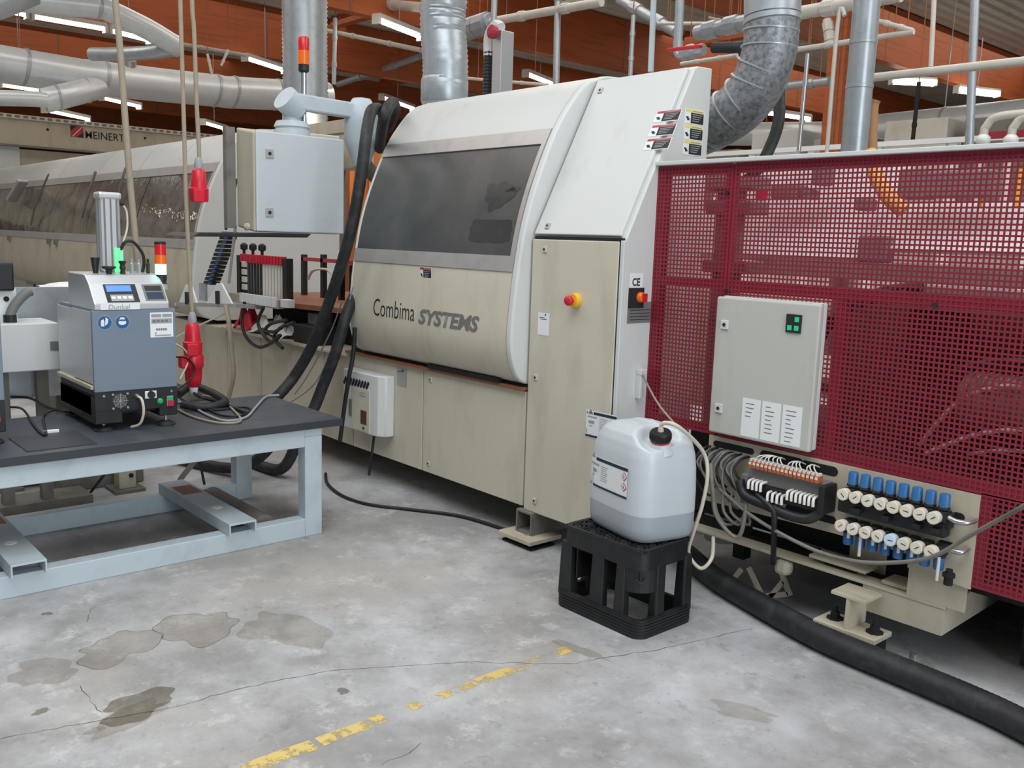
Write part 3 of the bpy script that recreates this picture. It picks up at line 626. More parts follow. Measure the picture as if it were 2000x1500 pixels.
ob('valve_block',MB().box(-6.08,-5.75,3.2,3.4,.815,.95),M['black'],t,bevel=.01)
# ------------------------------------------------------------ thick hoses and lines
def hose(name,pts,r,m,label,cat='hose',rip=None,n=14,sub=6): return tag(ob(name,MB().tube(pts,r,n,sub,rip),m,smooth=50),label,cat)
hose('suction_hose',[U(758,250,1,3.6),U(772,215,1,3.5),U(765,200,1,3.35),U(752,225,1,3.2),U(745,260,1,3.3),U(742,290,1,3.5)],.035,M['rubber'],'short black hose bend at the top left of the near hood',rip=(.03,.03))
hose('suction_hose',[U(738,212,1,3.25),U(725,218,1,3.1),U(716,260,1,3.0),U(707,330,1,2.95),U(692,420,1,2.93),U(672,500,1,2.92),U(643,590,1,2.92),U(610,675,1,2.92),U(575,735,1,2.86),U(548,768,1,2.76),U(520,800,1,2.68),(-5.35,2.66,.25),(-5.6,2.5,.06),(-6.3,2.3,.05)],.036,M['rubber'],'longest black hose sweeping from the control arm down behind the table',rip=(.045,.012))
hose('suction_hose',[(-5.3,4.0,1.75),U(712,520,1,3.5),U(697,565,1,3.18),U(675,620,1,3.02),U(655,690,1,2.98),U(632,750,1,2.95),U(612,800,1,2.9),(-5.25,2.82,.35),(-5.4,2.75,.06),(-5.9,2.7,.05)],.037,M['rubber'],'second black hose close to the left edge of the lettered hood',rip=(.045,.012))
hose('cable',[U(693,640,1,3.05),U(690,690,1,3.05),U(681,740,1,3.03),U(672,800,1,3.03),U(664,862,1,3.02)],.014,M['black'],'thin black cable hanging in front of the cooling unit','cable')
for k,(pts,l) in enumerate((([(668,588),(645,650),(600,735),(575,770)],'thin grey line beside the longest black hose'),([(690,560),(665,640),(618,745),(560,790)],'thin pale line between the two long black hoses'))):
    hose('air_line',[U(*p,1,3.06) for p in pts],.005,M['gtext'],l,'line',n=6)
hose('cable',[U(636,925,2,.01),U(640,945,2,.01),U(668,968,2,.01),U(720,985,2,.01),U(800,995,2,.01),U(900,1008,2,.012),U(990,1035,2,.012)],.010,M['black'],'black cable lying on the floor below the lettered hood','cable',n=8)
# ------------------------------------------------------------ control pendant on its arm
XP=-5.35
P=thing('control_pendant','grey white control box hanging from a swivel arm with a black keyboard tray','control box',(XP-.1,2.9,1.6))
ob('enclosure',MB().prism([(XP-.26,1.63),(XP-.02,1.60),(XP-.02,2.205),(XP-.26,2.245)],1,2.565,3.17),M['cream'],P,bevel=.012)
ob('door',rbox(XP-.02,XP,2.575,3.19,1.605,2.212),mat('cool_white_paint',(192,199,202),.4,dirt=.4,dcol=(160,160,158),dscale=5,dlo=.6,dhi=.8),P,bevel=.008,label='grey white door with two locks')
for py in (300,415):
    q=U(526,py,0,XP); lock((XP,q.y,q.z),(1,0,0),(0,0,1),P,.026)
ob('side_profile',rbox(XP-.31,XP-.26,2.50,2.56,1.62,2.245),M['grime'],P)
ob('screen_bezel',rbox(XP-.285,XP-.26,2.60,3.12,1.66,2.2),M['black'],P); 
ob('keyboard_tray',MB().prism([(2.165,1.562),(2.21,1.585),(2.56,1.592),(2.95,1.60),(2.92,1.575)],0,XP-.45,XP),M['black'],P,bevel=.003)
ob('tray_knob',MB().lathe((XP-.02,2.53,1.63),(0,-1,0),[(.02,0),(.025,.02),(.0,.03)],10),M['cream'],P)
ob('swivel',MB().lathe((XP-.16,2.90,2.205),(0,0,1),[(.115,0),(.115,.045),(.105,.05),(.105,.06),(.115,.065),(.10,.10),(.062,.105),(.058,.22)],24),M['table_frame'],P,smooth=40)
ob('arm_head',MB().lathe((XP-.13,2.87,2.415),(.12,-.75,.5),[(.05,-.10),(.075,-.08),(.085,.03),(.083,.055)],24),M['table_frame'],P,smooth=40)
ob('arm',MB().bar((XP-.10,2.86,2.425),(XP-.10,3.31,2.415),.08,.10),M['table_frame'],P,bevel=.012)
ob('arm_elbow',MB().lathe((XP-.10,3.38,2.06),(0,0,1),[(.05,0),(.09,.10),(.115,.16),(.115,.30),(.10,.38),(.06,.44),(.0,.45)],24),M['table_frame'],P,smooth=50)
ob('arm_column',MB().tube([(XP-.10,3.38,2.1),(XP-.15,3.6,1.95),(XP-.3,3.9,1.9)],.05,12),M['grime'],P)
ob('signal_pole',MB().cyl((XP-.16,2.985,2.21),(XP-.16,2.985,2.63),.018,n=12),M['steel'],P)
st=ob('signal_light',MB().lathe((XP-.16,2.985,2.62),(0,0,1),[(.022,0),(.034,.012),(.034,.05)],20),M['black'],P,smooth=40,label='unlit red and orange signal light on a pole')
ob('orange_lens',MB().lathe((XP-.16,2.985,2.67),(0,0,1),[(.035,0),(.035,.085)],20),M['tl_or'],st,smooth=40)
ob('red_lens',MB().lathe((XP-.16,2.985,2.755),(0,0,1),[(.035,0),(.035,.075),(.03,.085)],20),M['tl_red'],st,smooth=40)
# ------------------------------------------------------------ table
t=thing('work_table','low pale steel table with charcoal top, carrying the glue units','table',(-4.65,.6,0))
Y0,Y1=-1.4,2.395
ob('table_top',rbox(-5.08,-4.212,Y0-.1,2.503,.590,.628),M['table_top'],t,bevel=.003)
ob('edge_band',rbox(-4.214,-4.209,Y0-.1,2.505,.589,.627),M['edge'],t)
for x0,x1 in ((-4.315,-4.235),(-5.16,-5.08)):
    for y0,y1 in ((2.295,2.395),(Y0,Y0+.1)): ob('leg',rbox(x0,x1,y0,y1,0.0,.545),M['table_frame'],t,bevel=.004)
    ob('top_rail',rbox(x0,x1,Y0+.1,2.295,.490,.588),M['table_frame'],t,bevel=.004); ob('top_rail',rbox(x0,x1,2.295,2.395,.545,.588),M['table_frame'],t,bevel=.004)
    ob('bottom_rail',rbox(x0,x1,Y0+.1,2.295,.0,.10),M['table_frame'],t,bevel=.004)
for y0,y1 in ((2.305,2.385),): 
    ob('cross_rail',rbox(-5.08,-4.315,y0,y1,.50,.58),M['table_frame'],t,bevel=.004)
for yc in (1.922,.945,-.4):
    h=.072;c=MB(); o=[(yc-h,.102),(yc-h,.163),(yc+h,.163),(yc+h,.102),(yc+h-.008,.102),(yc+h-.008,.153),(yc-h+.008,.153),(yc-h+.008,.102)]
    q=ob('fork_channel',MB().prism(o,0,-5.14,-4.185),M['table_frame'],t,bevel=.002)
    ob('slot',MB().lathe((-4.5,yc,.1625),(0,0,1),[(.028,0),(.028,.002)],14),M['paper'],q); ob('rust_patch',rbox(-5.0,-4.82,yc-.05,yc+.055,.1625,.1645),M['brown_wood'],q)
tag(ob('tube_roll',MB().cyl((-5.03,2.12,.062),(-4.36,2.12,.062),.06,n=20),M['grime'],smooth=40),'dusty grey tube lying under the right end of the table','tube')
# ------------------------------------------------------------ glue unit
UF=-4.5; UY0,UY1=1.335,1.728
def glue_unit():
    t=thing('glue_unit','blue grey glue unit with sloped console and two blue signs, on the table','machine',(-4.78,1.53,.628))
    x1=UF; x0=-5.07
    ob('base_box',MB().box(x0,x1-.004,UY0+.004,UY1-.002,.80,.828).box(x0,x1-.004,UY0,UY0+.125,.668,.80).box(x0,x1-.06,UY0,UY1-.002,.70,.80).box(x0,x1-.004,UY1-.09,UY1,.680,.80).box(x1-.03,x1-.004,UY0+.12,UY1-.08,.72,.80),M['black'],t,bevel=.004)
    ob('base_front',rbox(x1-.006,x1,UY0,UY1,.735,.822),M['black'],t)
    ob('front_panel',rbox(x1-.02,x1,UY0,UY1,.824,1.213),M['blue_grey'],t,bevel=.003)
    ob('side_panel',rbox(x0+.25,x1-.02,UY0,UY0+.012,.86,1.205),M['alu'],t,bevel=.002); ob('side_panel',rbox(x0,x0+.245,UY0+.002,UY0+.014,.85,1.20),M['alu'],t,bevel=.002)
    ob('side_ledge',rbox(x0,x1-.02,UY0-.012,UY0+.02,.835,.855),M['cream'],t,bevel=.003)
    ob('housing',rbox(x0+.005,x1-.02,UY0+.014,UY1-.002,.83,1.215),M['blue_grey'],t)
    # console: aluminium wedge with curved cheeks
    cp=[(x1+.002,1.213),(x1+.002,1.245),(-4.575,1.335),(-4.625,1.372),(-4.66,1.378),(-4.90,1.378),(-4.90,1.213)]
    ob('console',MB().prism([(x,z) for x,z in cp],1,UY0+.025,UY1-.018) if 0 else MB().add([(x,y,z) for y in (UY0+.012,UY1-.03) for x,z in cp],[tuple(range(7)),tuple(range(13,6,-1))]+[(i,(i+1)%7,7+(i+1)%7,7+i) for i in range(7)]),M['alu'],t,bevel=.006)
    o=V((x1+.002,UY0,1.245)); dv=V((-4.575-x1-.002,0,.09)).normalized()
    def cs(name,a,b,c,d,m,par,off=.001): return ob(name,foil(o,(0,1,0),dv,[(a,b,c,d)],off),m,par)
    s=cs('display',.075,.225,.005,.112,M['print'],t,.0015); cs('lit_screen',.085,.20,.068,.105,M['screen'],s,.0025)
    for i in range(4): cs('key',.098+.026*i,.116+.026*i,.025,.04,M['paper'],s,.0025)
    cs('key_field',.094,.20,.012,.05,M['gtext'],s,.002)
    s=cs('controller',.255,.355,.012,.11,M['gprint'],t,.0015); cs('window',.265,.345,.07,.10,M['print'],s,.0025); cs('flap',.265,.345,.02,.062,M['navy'],s,.0025)
    n=ob('name_strip',foil((x1+.002,UY0+.03,1.213),(0,1,0),(0,0,1),[(.01,.19,.002,.031)],.001),M['paper'],t,label='white strip with a handwritten word')
    text('lettering','Dunkel',(x1+.0045,UY0+.075,1.2175),(0,1,0),(0,0,1),.10,.022,M['gtext'],n,shear=.15)
    for k,y in enumerate((UY0+.057,UY0+.137)):
        c=V((x1,y,1.155)); d=ob('round_sign',MB().lathe(c,(1,0,0),[(.031,0),(.031,.0012)],28),M['signblue'],t,label='blue round safety sign'); 
        ob('sign_rim',MB().lathe(c,(1,0,0),[(.034,0),(.034,.0008)],28),M['gtext'],d)
        bb=MB(); X=x1+.0018
        if k==0: bb.prism([(y-.018,1.138),(y-.004,1.138),(y-.002,1.158),(y-.006,1.172),(y-.018,1.165)],0,X-.0005,X+.0005); bb.prism([(y+.0,1.14),(y+.012,1.15),(y+.016,1.172),(y+.004,1.18)],0,X-.0005,X+.0005)
        else: bb.prism([(y-.017,1.148),(y-.006,1.142),(y+.006,1.142),(y+.017,1.148),(y+.017,1.16),(y-.017,1.16)],0,X-.0005,X+.0005); bb.prism([(y-.014,1.168),(y+.014,1.168),(y+.008,1.178),(y-.008,1.178)],0,X-.0005,X+.0005)
        ob('pictogram',bb,M['paper'],d)
    l=ob('label_sheet',foil((x1,UY1-.125,1.075),(0,1,0),(0,0,1),[(0,.112,0,.122)],.001),M['paper'],t,label='white label sheet with printed boxes')
    ob('print_boxes',foil((x1,UY1-.125,1.075),(0,1,0),(0,0,1),[(.006,.055,.098,.114),(.06,.106,.098,.114),(.006,.106,.068,.092),(.02,.1,.006,.012),(.022,.03,.016,.024)],.0018),M['gtext'],l)
    ob('print_text',foil((x1,UY1-.125,1.075),(0,1,0),(0,0,1),[(.028+.011*i,.036+.011*i,.034,.044) for i in range(5)]+[(.012+.02*i,.026+.02*i,.075,.085) for i in range(4)],.0026),M['gprint'],l)
    # black base details
    f=ob('fan_guard',MB().lathe((x1,UY0+.115,.775),(1,0,0),[(.036,0),(.036,.003)],24),M['gprint'],t)
    for r_ in (.034,.024,.013): 
        bb=MB(); A=V((0,1,0));B_=V((0,0,1)); c=V((x1+.005,UY0+.115,.775)); bb.rings([bb.circ(c,A,B_,r_-.0015,20),bb.circ(c,A,B_,r_+.0015,20)],cap=False); ob('guard_ring',bb,M['dark'],f)
    for a in (0,.785,1.57,2.356): ob('guard_wire',MB().bar((x1+.005,UY0+.115-.037*math.cos(a),.775-.037*math.sin(a)),(x1+.005,UY0+.115+.037*math.cos(a),.775+.037*math.sin(a)),.003,.002),M['steel'],f)
    for dy in (-.034,.034):
        for dz in (-.034,.034): ob('screw',MB().cyl((x1,UY0+.115+dy,.775+dz),(x1+.005,UY0+.115+dy,.775+dz),.006,n=8),M['steel'],f)
    for y,z in ((UY0+.04,.805),(UY1-.03,.803)): ob('screw',MB().cyl((x1,y,z),(x1+.004,y,z),.006,n=8),M['steel'],t)
    ob('cable_gland',MB().lathe((x1,UY0+.19,.795),(1,0,0),[(.011,0),(.011,.02),(.006,.03)],12),M['steel'],t)
    ob('mains_cable',MB().tube([(x1+.02,UY0+.19,.795),(x1+.05,UY0+.2,.78),(x1+.055,UY0+.205,.72),(x1+.03,UY0+.195,.66),(x1-.02,UY0+.17,.637)],.0065,8),M['hosew'],t)
    s=ob('rotary_switch',rbox(x1,x1+.006,UY0+.232,UY0+.288,.775,.812),M['paper'],t,bevel=.002); ob('switch_knob',MB().lathe((x1+.006,UY0+.26,.795),(1,0,0),[(.018,0),(.016,.02)],14),M['black'],s)
    ob('green_lamp',MB().lathe((x1,UY0+.305,.757),(1,0,0),[(.015,0),(.015,.006),(.008,.012)],16),M['green_btn'],t); 
    s=ob('push_buttons',rbox(x1,x1+.006,UY0+.338,UY0+.37,.728,.78),M['gtext'],t,bevel=.002); ob('green_key',rbox(x1+.006,x1+.012,UY0+.341,UY0+.367,.758,.776),M['green_btn'],s); ob('red_key',rbox(x1+.006,x1+.014,UY0+.341,UY0+.369,.731,.755),M['red'],s)
    for x,y in ((x1-.05,UY0+.05),(x1-.03,UY1-.05),(x0+.05,UY0+.05),(x0+.05,UY1-.05)):
        q=ob('foot',MB().lathe((x,y,.628),(0,0,1),[(.045,0),(.045,.008),(.034,.018),(.014,.026)],20),M['rubber'],t,smooth=40); ob('stud',MB().cyl((x,y,.65),(x,y,.80),.009,n=8),M['steel'],q)
    # on the lid
    ob('clamp_lever',MB().lathe((-4.70,UY0+.085,1.378),(0,0,1),[(.012,0),(.014,.02),(.021,.07),(.022,.075),(.0,.076)],12),M['black'],t)
    ob('mushroom_knob',MB().lathe((-4.66,UY0+.135,1.375),(0,0,1),[(.012,0),(.016,.02),(.032,.03),(.032,.038),(.0,.04)],16),M['black'],t)
    ob('bell_knob',MB().lathe((-4.66,UY0+.20,1.375),(0,0,1),[(.014,0),(.010,.02),(.015,.03),(.011,.045),(.018,.06),(.018,.064),(.0,.066)],14),M['black'],t)
    for y in (.25,.285,.33): ob('valve_fitting',MB().lathe((-4.68,UY0+y,1.375),(0,0,1),[(.009,0),(.009,.05),(.006,.055),(.006,.075)],10),M['zinc' if y<.3 else 'black'],t)
    ax=-4.82; ay=UY0+.19
    p=ob('glue_cylinder',MB().box(ax-.045,ax+.045,ay-.05,ay+.05,1.375,1.765),M['alu'],t,bevel=.02,label='tall ribbed aluminium cylinder with a green light strip')
    for dy in (-.03,0,.028): ob('groove',rbox(ax+.0445,ax+.047,ay+dy-.004,ay+dy+.004,1.38,1.74),M['gprint'],p)
    for dx in (-.02,.02): ob('groove',rbox(ax+dx-.004,ax+dx+.004,ay-.052,ay-.0495,1.38,1.74),M['gprint'],p)
    ob('end_cap',rbox(ax-.05,ax+.05,ay-.055,ay+.055,1.735,1.772),M['alu'],p,bevel=.012)
    for dy in (.018,.04): ob('lit_strip',rbox(ax+.046,ax+.056,ay+dy-.011,ay+dy+.011,1.378,1.50),M['lightgreen'],p,bevel=.004)
    ob('hose_port',MB().lathe((ax+.02,ay+.05,1.72),(0,1,0),[(.012,0),(.012,.02)],10),M['black'],p); ob('air_hose',MB().tube([(ax+.02,ay+.065,1.715),(ax+.02,ay+.085,1.68),(ax+.02,ay+.085,1.60),(ax+.03,ay+.06,1.53)],.005,8),M['hosew'],p)
    ob('cable_arch',MB().tube([(ax+.05,ay+.04,1.49),(ax+.06,ay+.06,1.53),(ax+.06,ay+.10,1.53),(ax+.06,ay+.14,1.48),(ax+.06,ay+.15,1.43),(ax+.06,ay+.14,1.38)],.008,8),M['black'],p)
    ty=UY1-.018; tx=-4.63
    s=ob('signal_light',MB().lathe((tx,ty,1.30),(0,0,1),[(.03,0),(.03,.03),(.024,.035),(.027,.05),(.027,.075)],20),M['black'],t,smooth=40,label='signal light with its green lens lit')
    ob('foot_ring',MB().lathe((tx,ty,1.30),(0,0,1),[(.034,0),(.034,.028)],18),M['alu'],s)
    ob('green_lens',MB().lathe((tx,ty,1.375),(0,0,1),[(.027,0),(.027,.052)],20),M['tl_gr'],s,smooth=40); ob('orange_lens',MB().lathe((tx,ty,1.427),(0,0,1),[(.027,0),(.027,.045)],20),M['tl_or'],s,smooth=40); ob('red_lens',MB().lathe((tx,ty,1.472),(0,0,1),[(.027,0),(.027,.052)],20),M['tl_red'],s,smooth=40); ob('cap',MB().lathe((tx,ty,1.524),(0,0,1),[(.027,0),(.027,.012),(.02,.016)],20),M['black'],s)
    return t
G=glue_unit()
G2=dup(G,G.location+V((0,-.775,0)),'blue grey unit cut off by the left edge of the picture, on the table')
G['group']=G2['group']='glue units on the table'
# cables on the table
zt=.637
def TT(px,py): p=U(px,py,2,zt); return p
for pts,r,m,l in (([(345,785),(370,790),(400,808),(440,822),(480,815),(500,795),(520,775),(545,772)],.007,'gtext','pale grey cable curling over the table from the glue unit'),
    ([(346,775),(380,792),(420,800),(470,795),(490,800),(470,812),(430,810),(390,790)],.006,'black','black cable looped on the table right of the glue unit'),
    ([(347,800),(380,815),(430,826),(470,822),(455,800),(430,780),(395,772)],.006,'rope','brownish cable loop on the table beside the glue unit'),
    ([(20,795),(45,800),(70,835),(90,850),(85,812),(110,800)],.006,'black','black cable on the table between the two units'),
    ([(22,775),(60,778),(90,795),(130,805)],.008,'black','thicker black cable in the shade between the two units')):
    hose('cable',[TT(*p) for p in pts],r,M[m],l,'cable',n=8)
hose('cable',[U(342,697,0,-4.85),U(365,700,0,-4.9),U(380,718,0,-4.92),U(375,738,0,-4.9),U(345,762,0,-4.85)],.005,M['black'],'thin dark cable looping beside the lower red plug','cable',n=8)
hose('cable',[U(344,672,0,-4.9),U(362,685,0,-4.95),U(368,705,0,-4.97),U(352,740,0,-4.95)],.005,M['hosew'],'thin white cable looping beside the lower red plug','cable',n=8)
tag(ob('cable_coil',MB().tube([U(350,770,2,.67),U(375,755,2,.70),U(410,765,2,.68),U(440,785,2,.66),U(400,795,2,.65),U(355,790,2,.66)],.022,10),M['rubber'],smooth=50),'thick black cable coil lying behind the glue unit','cable')
tag(ob('cutting_mat',rbox(-4.60,-4.27,.98,1.27,.6285,.632),M['edge']),'thin dark mat on the table at the left edge','mat')
t=thing('plug','small pale connector lying on the table between the units','plug',TT(95,840)); p=TT(92,843); ob('shell',MB().bar(p,p+V((.01,.05,0)),.016,.016),M['paper'],t,bevel=.003); ob('tip',MB().bar(p+V((-.002,-.018,0)),p,.012,.012),M['steel'],t)
# ------------------------------------------------------------ hanging cables and red plugs
def cee(p,label,coupler,top):
    t=thing('power_plug',label,'plug',p); x,y,z=p
    ob('plug_body',MB().lathe(p,(0,0,1),[(.046,0),(.05,.01),(.052,.07),(.044,.075),(.042,.10),(.036,.16),(.026,.175),(.02,.18)],20),M['red'],t,smooth=40)
    ob('flap',MB().obox((x+.045,y-.02,z+.03),(.012,0,0),(0,.03,0),(0,0,.035)),M['red'],t,bevel=.006)
    ob('sheath_gland',MB().lathe((x,y,z+.178),(0,0,1),[(.022,0),(.024,.02),(.018,.05),(.012,.06)],14),M['gtext'],t,smooth=40)
    if coupler:
        ob('coupler_body',MB().lathe(p,(0,0,-1),[(.05,0),(.056,.015),(.056,.07),(.048,.08),(.046,.13),(.04,.17),(.026,.185)],20),M['red'],t,smooth=40)
        ob('coupler_lid',MB().obox((x-.0,y-.055,z-.04),(.03,.0,0),(0,.022,0),(0,0,.035)),M['red'],t,bevel=.01)
        ob('coupler_gland',MB().lathe((x,y,z-.18),(0,0,-1),[(.024,0),(.022,.03),(.014,.05)],14),M['paper'],t,smooth=40)
    ob('supply_cable',MB().tube([V(p)+V((0,0,.225))]+top,.0115,10,sub=6),M['rope'],t); return t
cee(U(389,394,0,-5.0),'upper red plug hanging on a grey cable in front of the long hood',0,[U(389,300,0,-5.0),U(384,200,0,-5.0),U(379,60,0,-5.0),U(375,0,0,-5.0),U(370,-250,0,-5.0)])
q=U(377,692,0,-5.0); cee(q,'lower red plug and coupler hanging behind the glue unit',1,[U(372,560,0,-5.0),U(364,400,0,-5.0),U(358,200,0,-5.0),U(352,0,0,-5.0),U(345,-250,0,-5.0)])
hose('cable',[q+V((0,0,-.22)),U(392,775,2,.70),U(440,790,2,.642),U(480,806,2,.64)],.009,M['black'],'black cable from the lower red coupler to the table top','cable',n=8)
hose('hanging_cable',[U(268,512,0,-5.0),U(262,440,0,-5.0),U(252,330,0,-5.0),U(242,200,0,-5.0),U(234,90,0,-5.0),U(225,0,0,-5.0),U(205,-250,0,-5.0)],.0165,M['rope'],'leftmost thick grey cable hanging from the roof behind the glue unit','cable')
# ------------------------------------------------------------ grey box machine behind the table
t=thing('control_box','pale control box on a stand behind the table between the two units','control box',(-5.5,1.2,0))
ob('box',rbox(-5.62,-5.30,1.10,1.40,.83,1.085),M['white'],t,bevel=.006); ob('box_latch',rbox(-5.302,-5.294,1.355,1.395,.94,.985),M['gprint'],t)
ob('rear_panel',rbox(-5.75,-5.70,1.15,1.70,.62,1.25),M['zinc'],t); ob('stand',MB().box(-5.6,-5.54,1.14,1.2,0,.83).box(-5.6,-5.54,1.34,1.4,0,.83).box(-5.75,-5.5,1.05,1.6,0,.05),M['grime'],t)
ob('white_plate',rbox(-5.48,-5.46,.99,1.24,1.08,1.26),M['paper'],t,bevel=.003)
for y in (1.14,1.19): ob('port_hole',MB().cyl((-5.46,y,1.205),(-5.454,y,1.205),.014,n=14),M['dark'],t)
ob('drive_block',rbox(-5.6,-5.42,.9,1.225,1.25,1.40),M['black'],t,bevel=.01)
ob('elbow_hose',MB().tube([(-5.4,1.19,1.09),(-5.4,1.195,1.13),(-5.4,1.22,1.18),(-5.4,1.27,1.235),(-5.4,1.30,1.25)],.026,12),M['gprint'],t,smooth=50); ob('hose_socket',MB().cyl((-5.4,1.19,1.08),(-5.4,1.19,1.125),.033,n=14),M['black'],t)
cloth('plastic_sheet',(-5.95,1.75,1.22),.20,.30,.05,M['paper'],9,'rumpled white sheet lying behind the glue unit at the left')
tag(ob('sheet_stand',MB().box(-6.1,-5.8,1.5,2.0,0,1.215),M['grime'],bevel=.01),'grey block under the rumpled white sheet','stand')
t=thing('hand_knob','small black knob on the rumpled white sheet','knob',U(68,560,0,-5.9)); p=U(68,558,0,-5.9); ob('knob_top',MB().lathe(p+V((0,0,-.02)),(0,0,1),[(.03,0),(.03,.012),(.008,.016),(.008,.03)],12),M['black'],t); ob('stem',MB().cyl(p+V((0,0,-.05)),p+V((0,0,-.02)),.01,n=8),M['steel'],t)
# things under the table
for px,h,l in ((290,.6,'pale steel column behind the table frame, right one'),(40,.6,'pale steel column behind the table frame, left one')):
    q=U(px,970,2,.05); t=thing('support_post',l,'post',(q.x-.4,q.y,0)); b=rbox(q.x-.45,q.x-.35,q.y-.05,q.y+.05,.02,h); ob('column',b,M['cream'],t,bevel=.004); ob('foot_plate',rbox(q.x-.5,q.x-.3,q.y-.09,q.y+.09,0,.02),M['grime'],t)
    for z in (.1,.2): ob('bolt',MB().cyl((q.x-.35,q.y+.02,z),(q.x-.338,q.y+.02,z),.014,n=8),M['dark'],t)
tag(ob('floor_pipe',MB().cyl((-6.1,-.5,.06),(-6.1,2.0,.06),.055,n=16),M['grime'],smooth=40),'dusty pipe on the floor behind the low table','pipe')
hose('cable',[(-5.6,1.6,.02),(-5.5,1.8,.3),(-5.45,2.0,.45),(-5.5,2.2,.3),(-5.45,2.25,.02)],.008,M['black'],'black cable hanging behind the low table frame','cable',n=8)
tag(ob('floor_strut',MB().bar((-5.6,2.15,.03),(-5.5,2.42,.40),.03,.03),M['grime']),'slanted bar behind the right table leg','bar')
# ------------------------------------------------------------ guard fence of perforated red sheet
YF=3.41
FE=thing('guard_fence','wine red perforated guard with cream top strip along the right machine','fence',(-1.7,YF,.41))
def perf(x0,x1,z0,z1,name,p=.0195,bw=.0072):
    b=MB(); n=round((x1-x0)/p); dx=(x1-x0)/n; k=round((z1-z0)/p); dz=(z1-z0)/k
    for i in range(n+1):
        e=bw if 0<i<n else bw*1.6
        b.box(x0+i*dx-e/2,x0+i*dx+e/2,YF-.0008,YF+.0008,z0,z1)
    for j in range(k+1):
        e=bw if 0<j<k else bw*1.6
        b.box(x0,x1,YF-.0009,YF+.0009,z0+j*dz-e/2,z0+j*dz+e/2)
    return ob(name,b,M['red_mesh'],FE,kind='stuff')
perf(-2.872,-2.458,.757,1.958,'perforated_sheet'); perf(-2.44,1.0,.752,1.962,'perforated_sheet'); perf(-1.283,1.0,.40,.745,'perforated_sheet')
ob('top_strip',rbox(-2.875,1.0,YF-.03,YF+.03,1.966,1.984),M['white'],FE,bevel=.003)
for a in ((-2.870,-2.83,YF+.002,YF+.04,.757,1.96),(-2.49,-2.442,YF+.002,YF+.04,.757,1.96),(-2.83,-2.49,YF+.002,YF+.04,1.415,1.45),(-2.83,-2.49,YF+.002,YF+.04,.757,.79),(-2.83,-2.49,YF+.002,YF+.04,1.925,1.96),
          (-2.44,1.0,YF+.002,YF+.04,1.405,1.45),(-2.44,1.0,YF+.002,YF+.04,1.93,1.962),(-2.44,1.0,YF+.002,YF+.04,.752,.79),(-1.92,-1.88,YF+.002,YF+.04,.79,1.405),(-1.283,-1.25,YF+.002,YF+.04,.40,.745),(-1.25,1.0,YF+.002,YF+.03,.40,.425),(-.9,-.86,YF+.002,YF+.04,.425,1.93)):
    ob('frame_tube',rbox(*a),M['red_mesh'],FE)
for px,py in ((1421,376),(1419,568),(1827,596)):
    q=U(px,py,1,YF); ob('screw',MB().cyl((q.x,YF-.008,q.z),(q.x,YF,q.z),.009,n=8),M['print'],FE)
# ------------------------------------------------------------ electrical enclosure on the fence
E_=thing('electrical_enclosure','pale grey electrical enclosure with two locks mounted on the red guard','cabinet',(-2.137,3.33,.80))
ob('body',rbox(-2.442,-1.951,3.385,3.412,.780,1.388),M['white'],E_,bevel=.004)
ob('gasket',rbox(-2.444,-1.953,3.379,3.386,.782,1.384),M['dark'],E_)
ob('door',rbox(-2.452,-1.946,3.348,3.380,.776,1.385),mat('pale_grey_paint',(186,186,178),.42,dirt=.35,dcol=(140,130,108),dscale=4,stretch=(2.2,1,.3),dlo=.55,dhi=.85),E_,bevel=.009,seg=3)
for px,py in ((1416,634),(1404,797)):
    q=U(px,py,1,3.348); lock((q.x,3.348,q.z),(0,-1,0),(0,0,1),E_,.019,'white')
q=U(1551,632,1,3.348); s=ob('indicator_panel',rbox(q.x-.035,q.x+.035,3.341,3.350,q.z-.038,q.z+.038),M['print'],E_,bevel=.002)
for dx,dz in ((.016,.018),(-.016,-.018),(.016,-.018)): ob('lit_window',rbox(q.x+dx-.010,q.x+dx+.010,3.3395,3.3415,q.z+dz-.010,q.z+dz+.010),M['led'],s)
a=U(1456,806,1,3.348); 
for k,(x,n) in enumerate(((-2.27,4),(-2.17,7),(-2.07,8))):
    l=ob('legend_sheet',foil((x,3.348,.793),(1,0,0),(0,0,1),[(-.01,.082,-.003,.165)],.0008),M['paper'],E_)
    rr=random.Random(k); ob('text_lines',foil((x,3.348,.793),(1,0,0),(0,0,1),[(.008,.03+rr.random()*.025,.14-.0185*i,.1435-.0185*i) for i in range(n)],.0015),M['gprint'],l)
# ------------------------------------------------------------ valve panel
VP=thing('valve_panel','cream mounting plate with valve block and pressure regulators below the guard','panel',(-1.88,3.41,.4))
ob('plate',MB().prism([(-2.485,.438),(-1.84,.452),(-1.84,.452),(-1.52,.452),(-1.52,.40),(-1.283,.385),(-1.283,.742),(-2.485,.748)],1,3.405,3.415),M['cream'],VP)
def slot(x0,x1,z,r,y=3.4035):
    n=8; pts=[(x1+r*math.cos(a),z+r*math.sin(a)) for a in [(-90+180*i/n)*math.pi/180 for i in range(n+1)]]+[(x0+r*math.cos(a),z+r*math.sin(a)) for a in [(90+180*i/n)*math.pi/180 for i in range(n+1)]]
    ob('cable_slot',MB().prism(pts,1,y,y+.003),M['dark'],VP)
slot(-2.445,-2.255,.714,.014); slot(-2.19,-2.02,.712,.02); slot(-1.99,-1.86,.708,.02); slot(-2.05,-1.845,.505,.016); slot(-1.36,-1.345,.645,.016); slot(-1.40,-1.365,.53,.013)
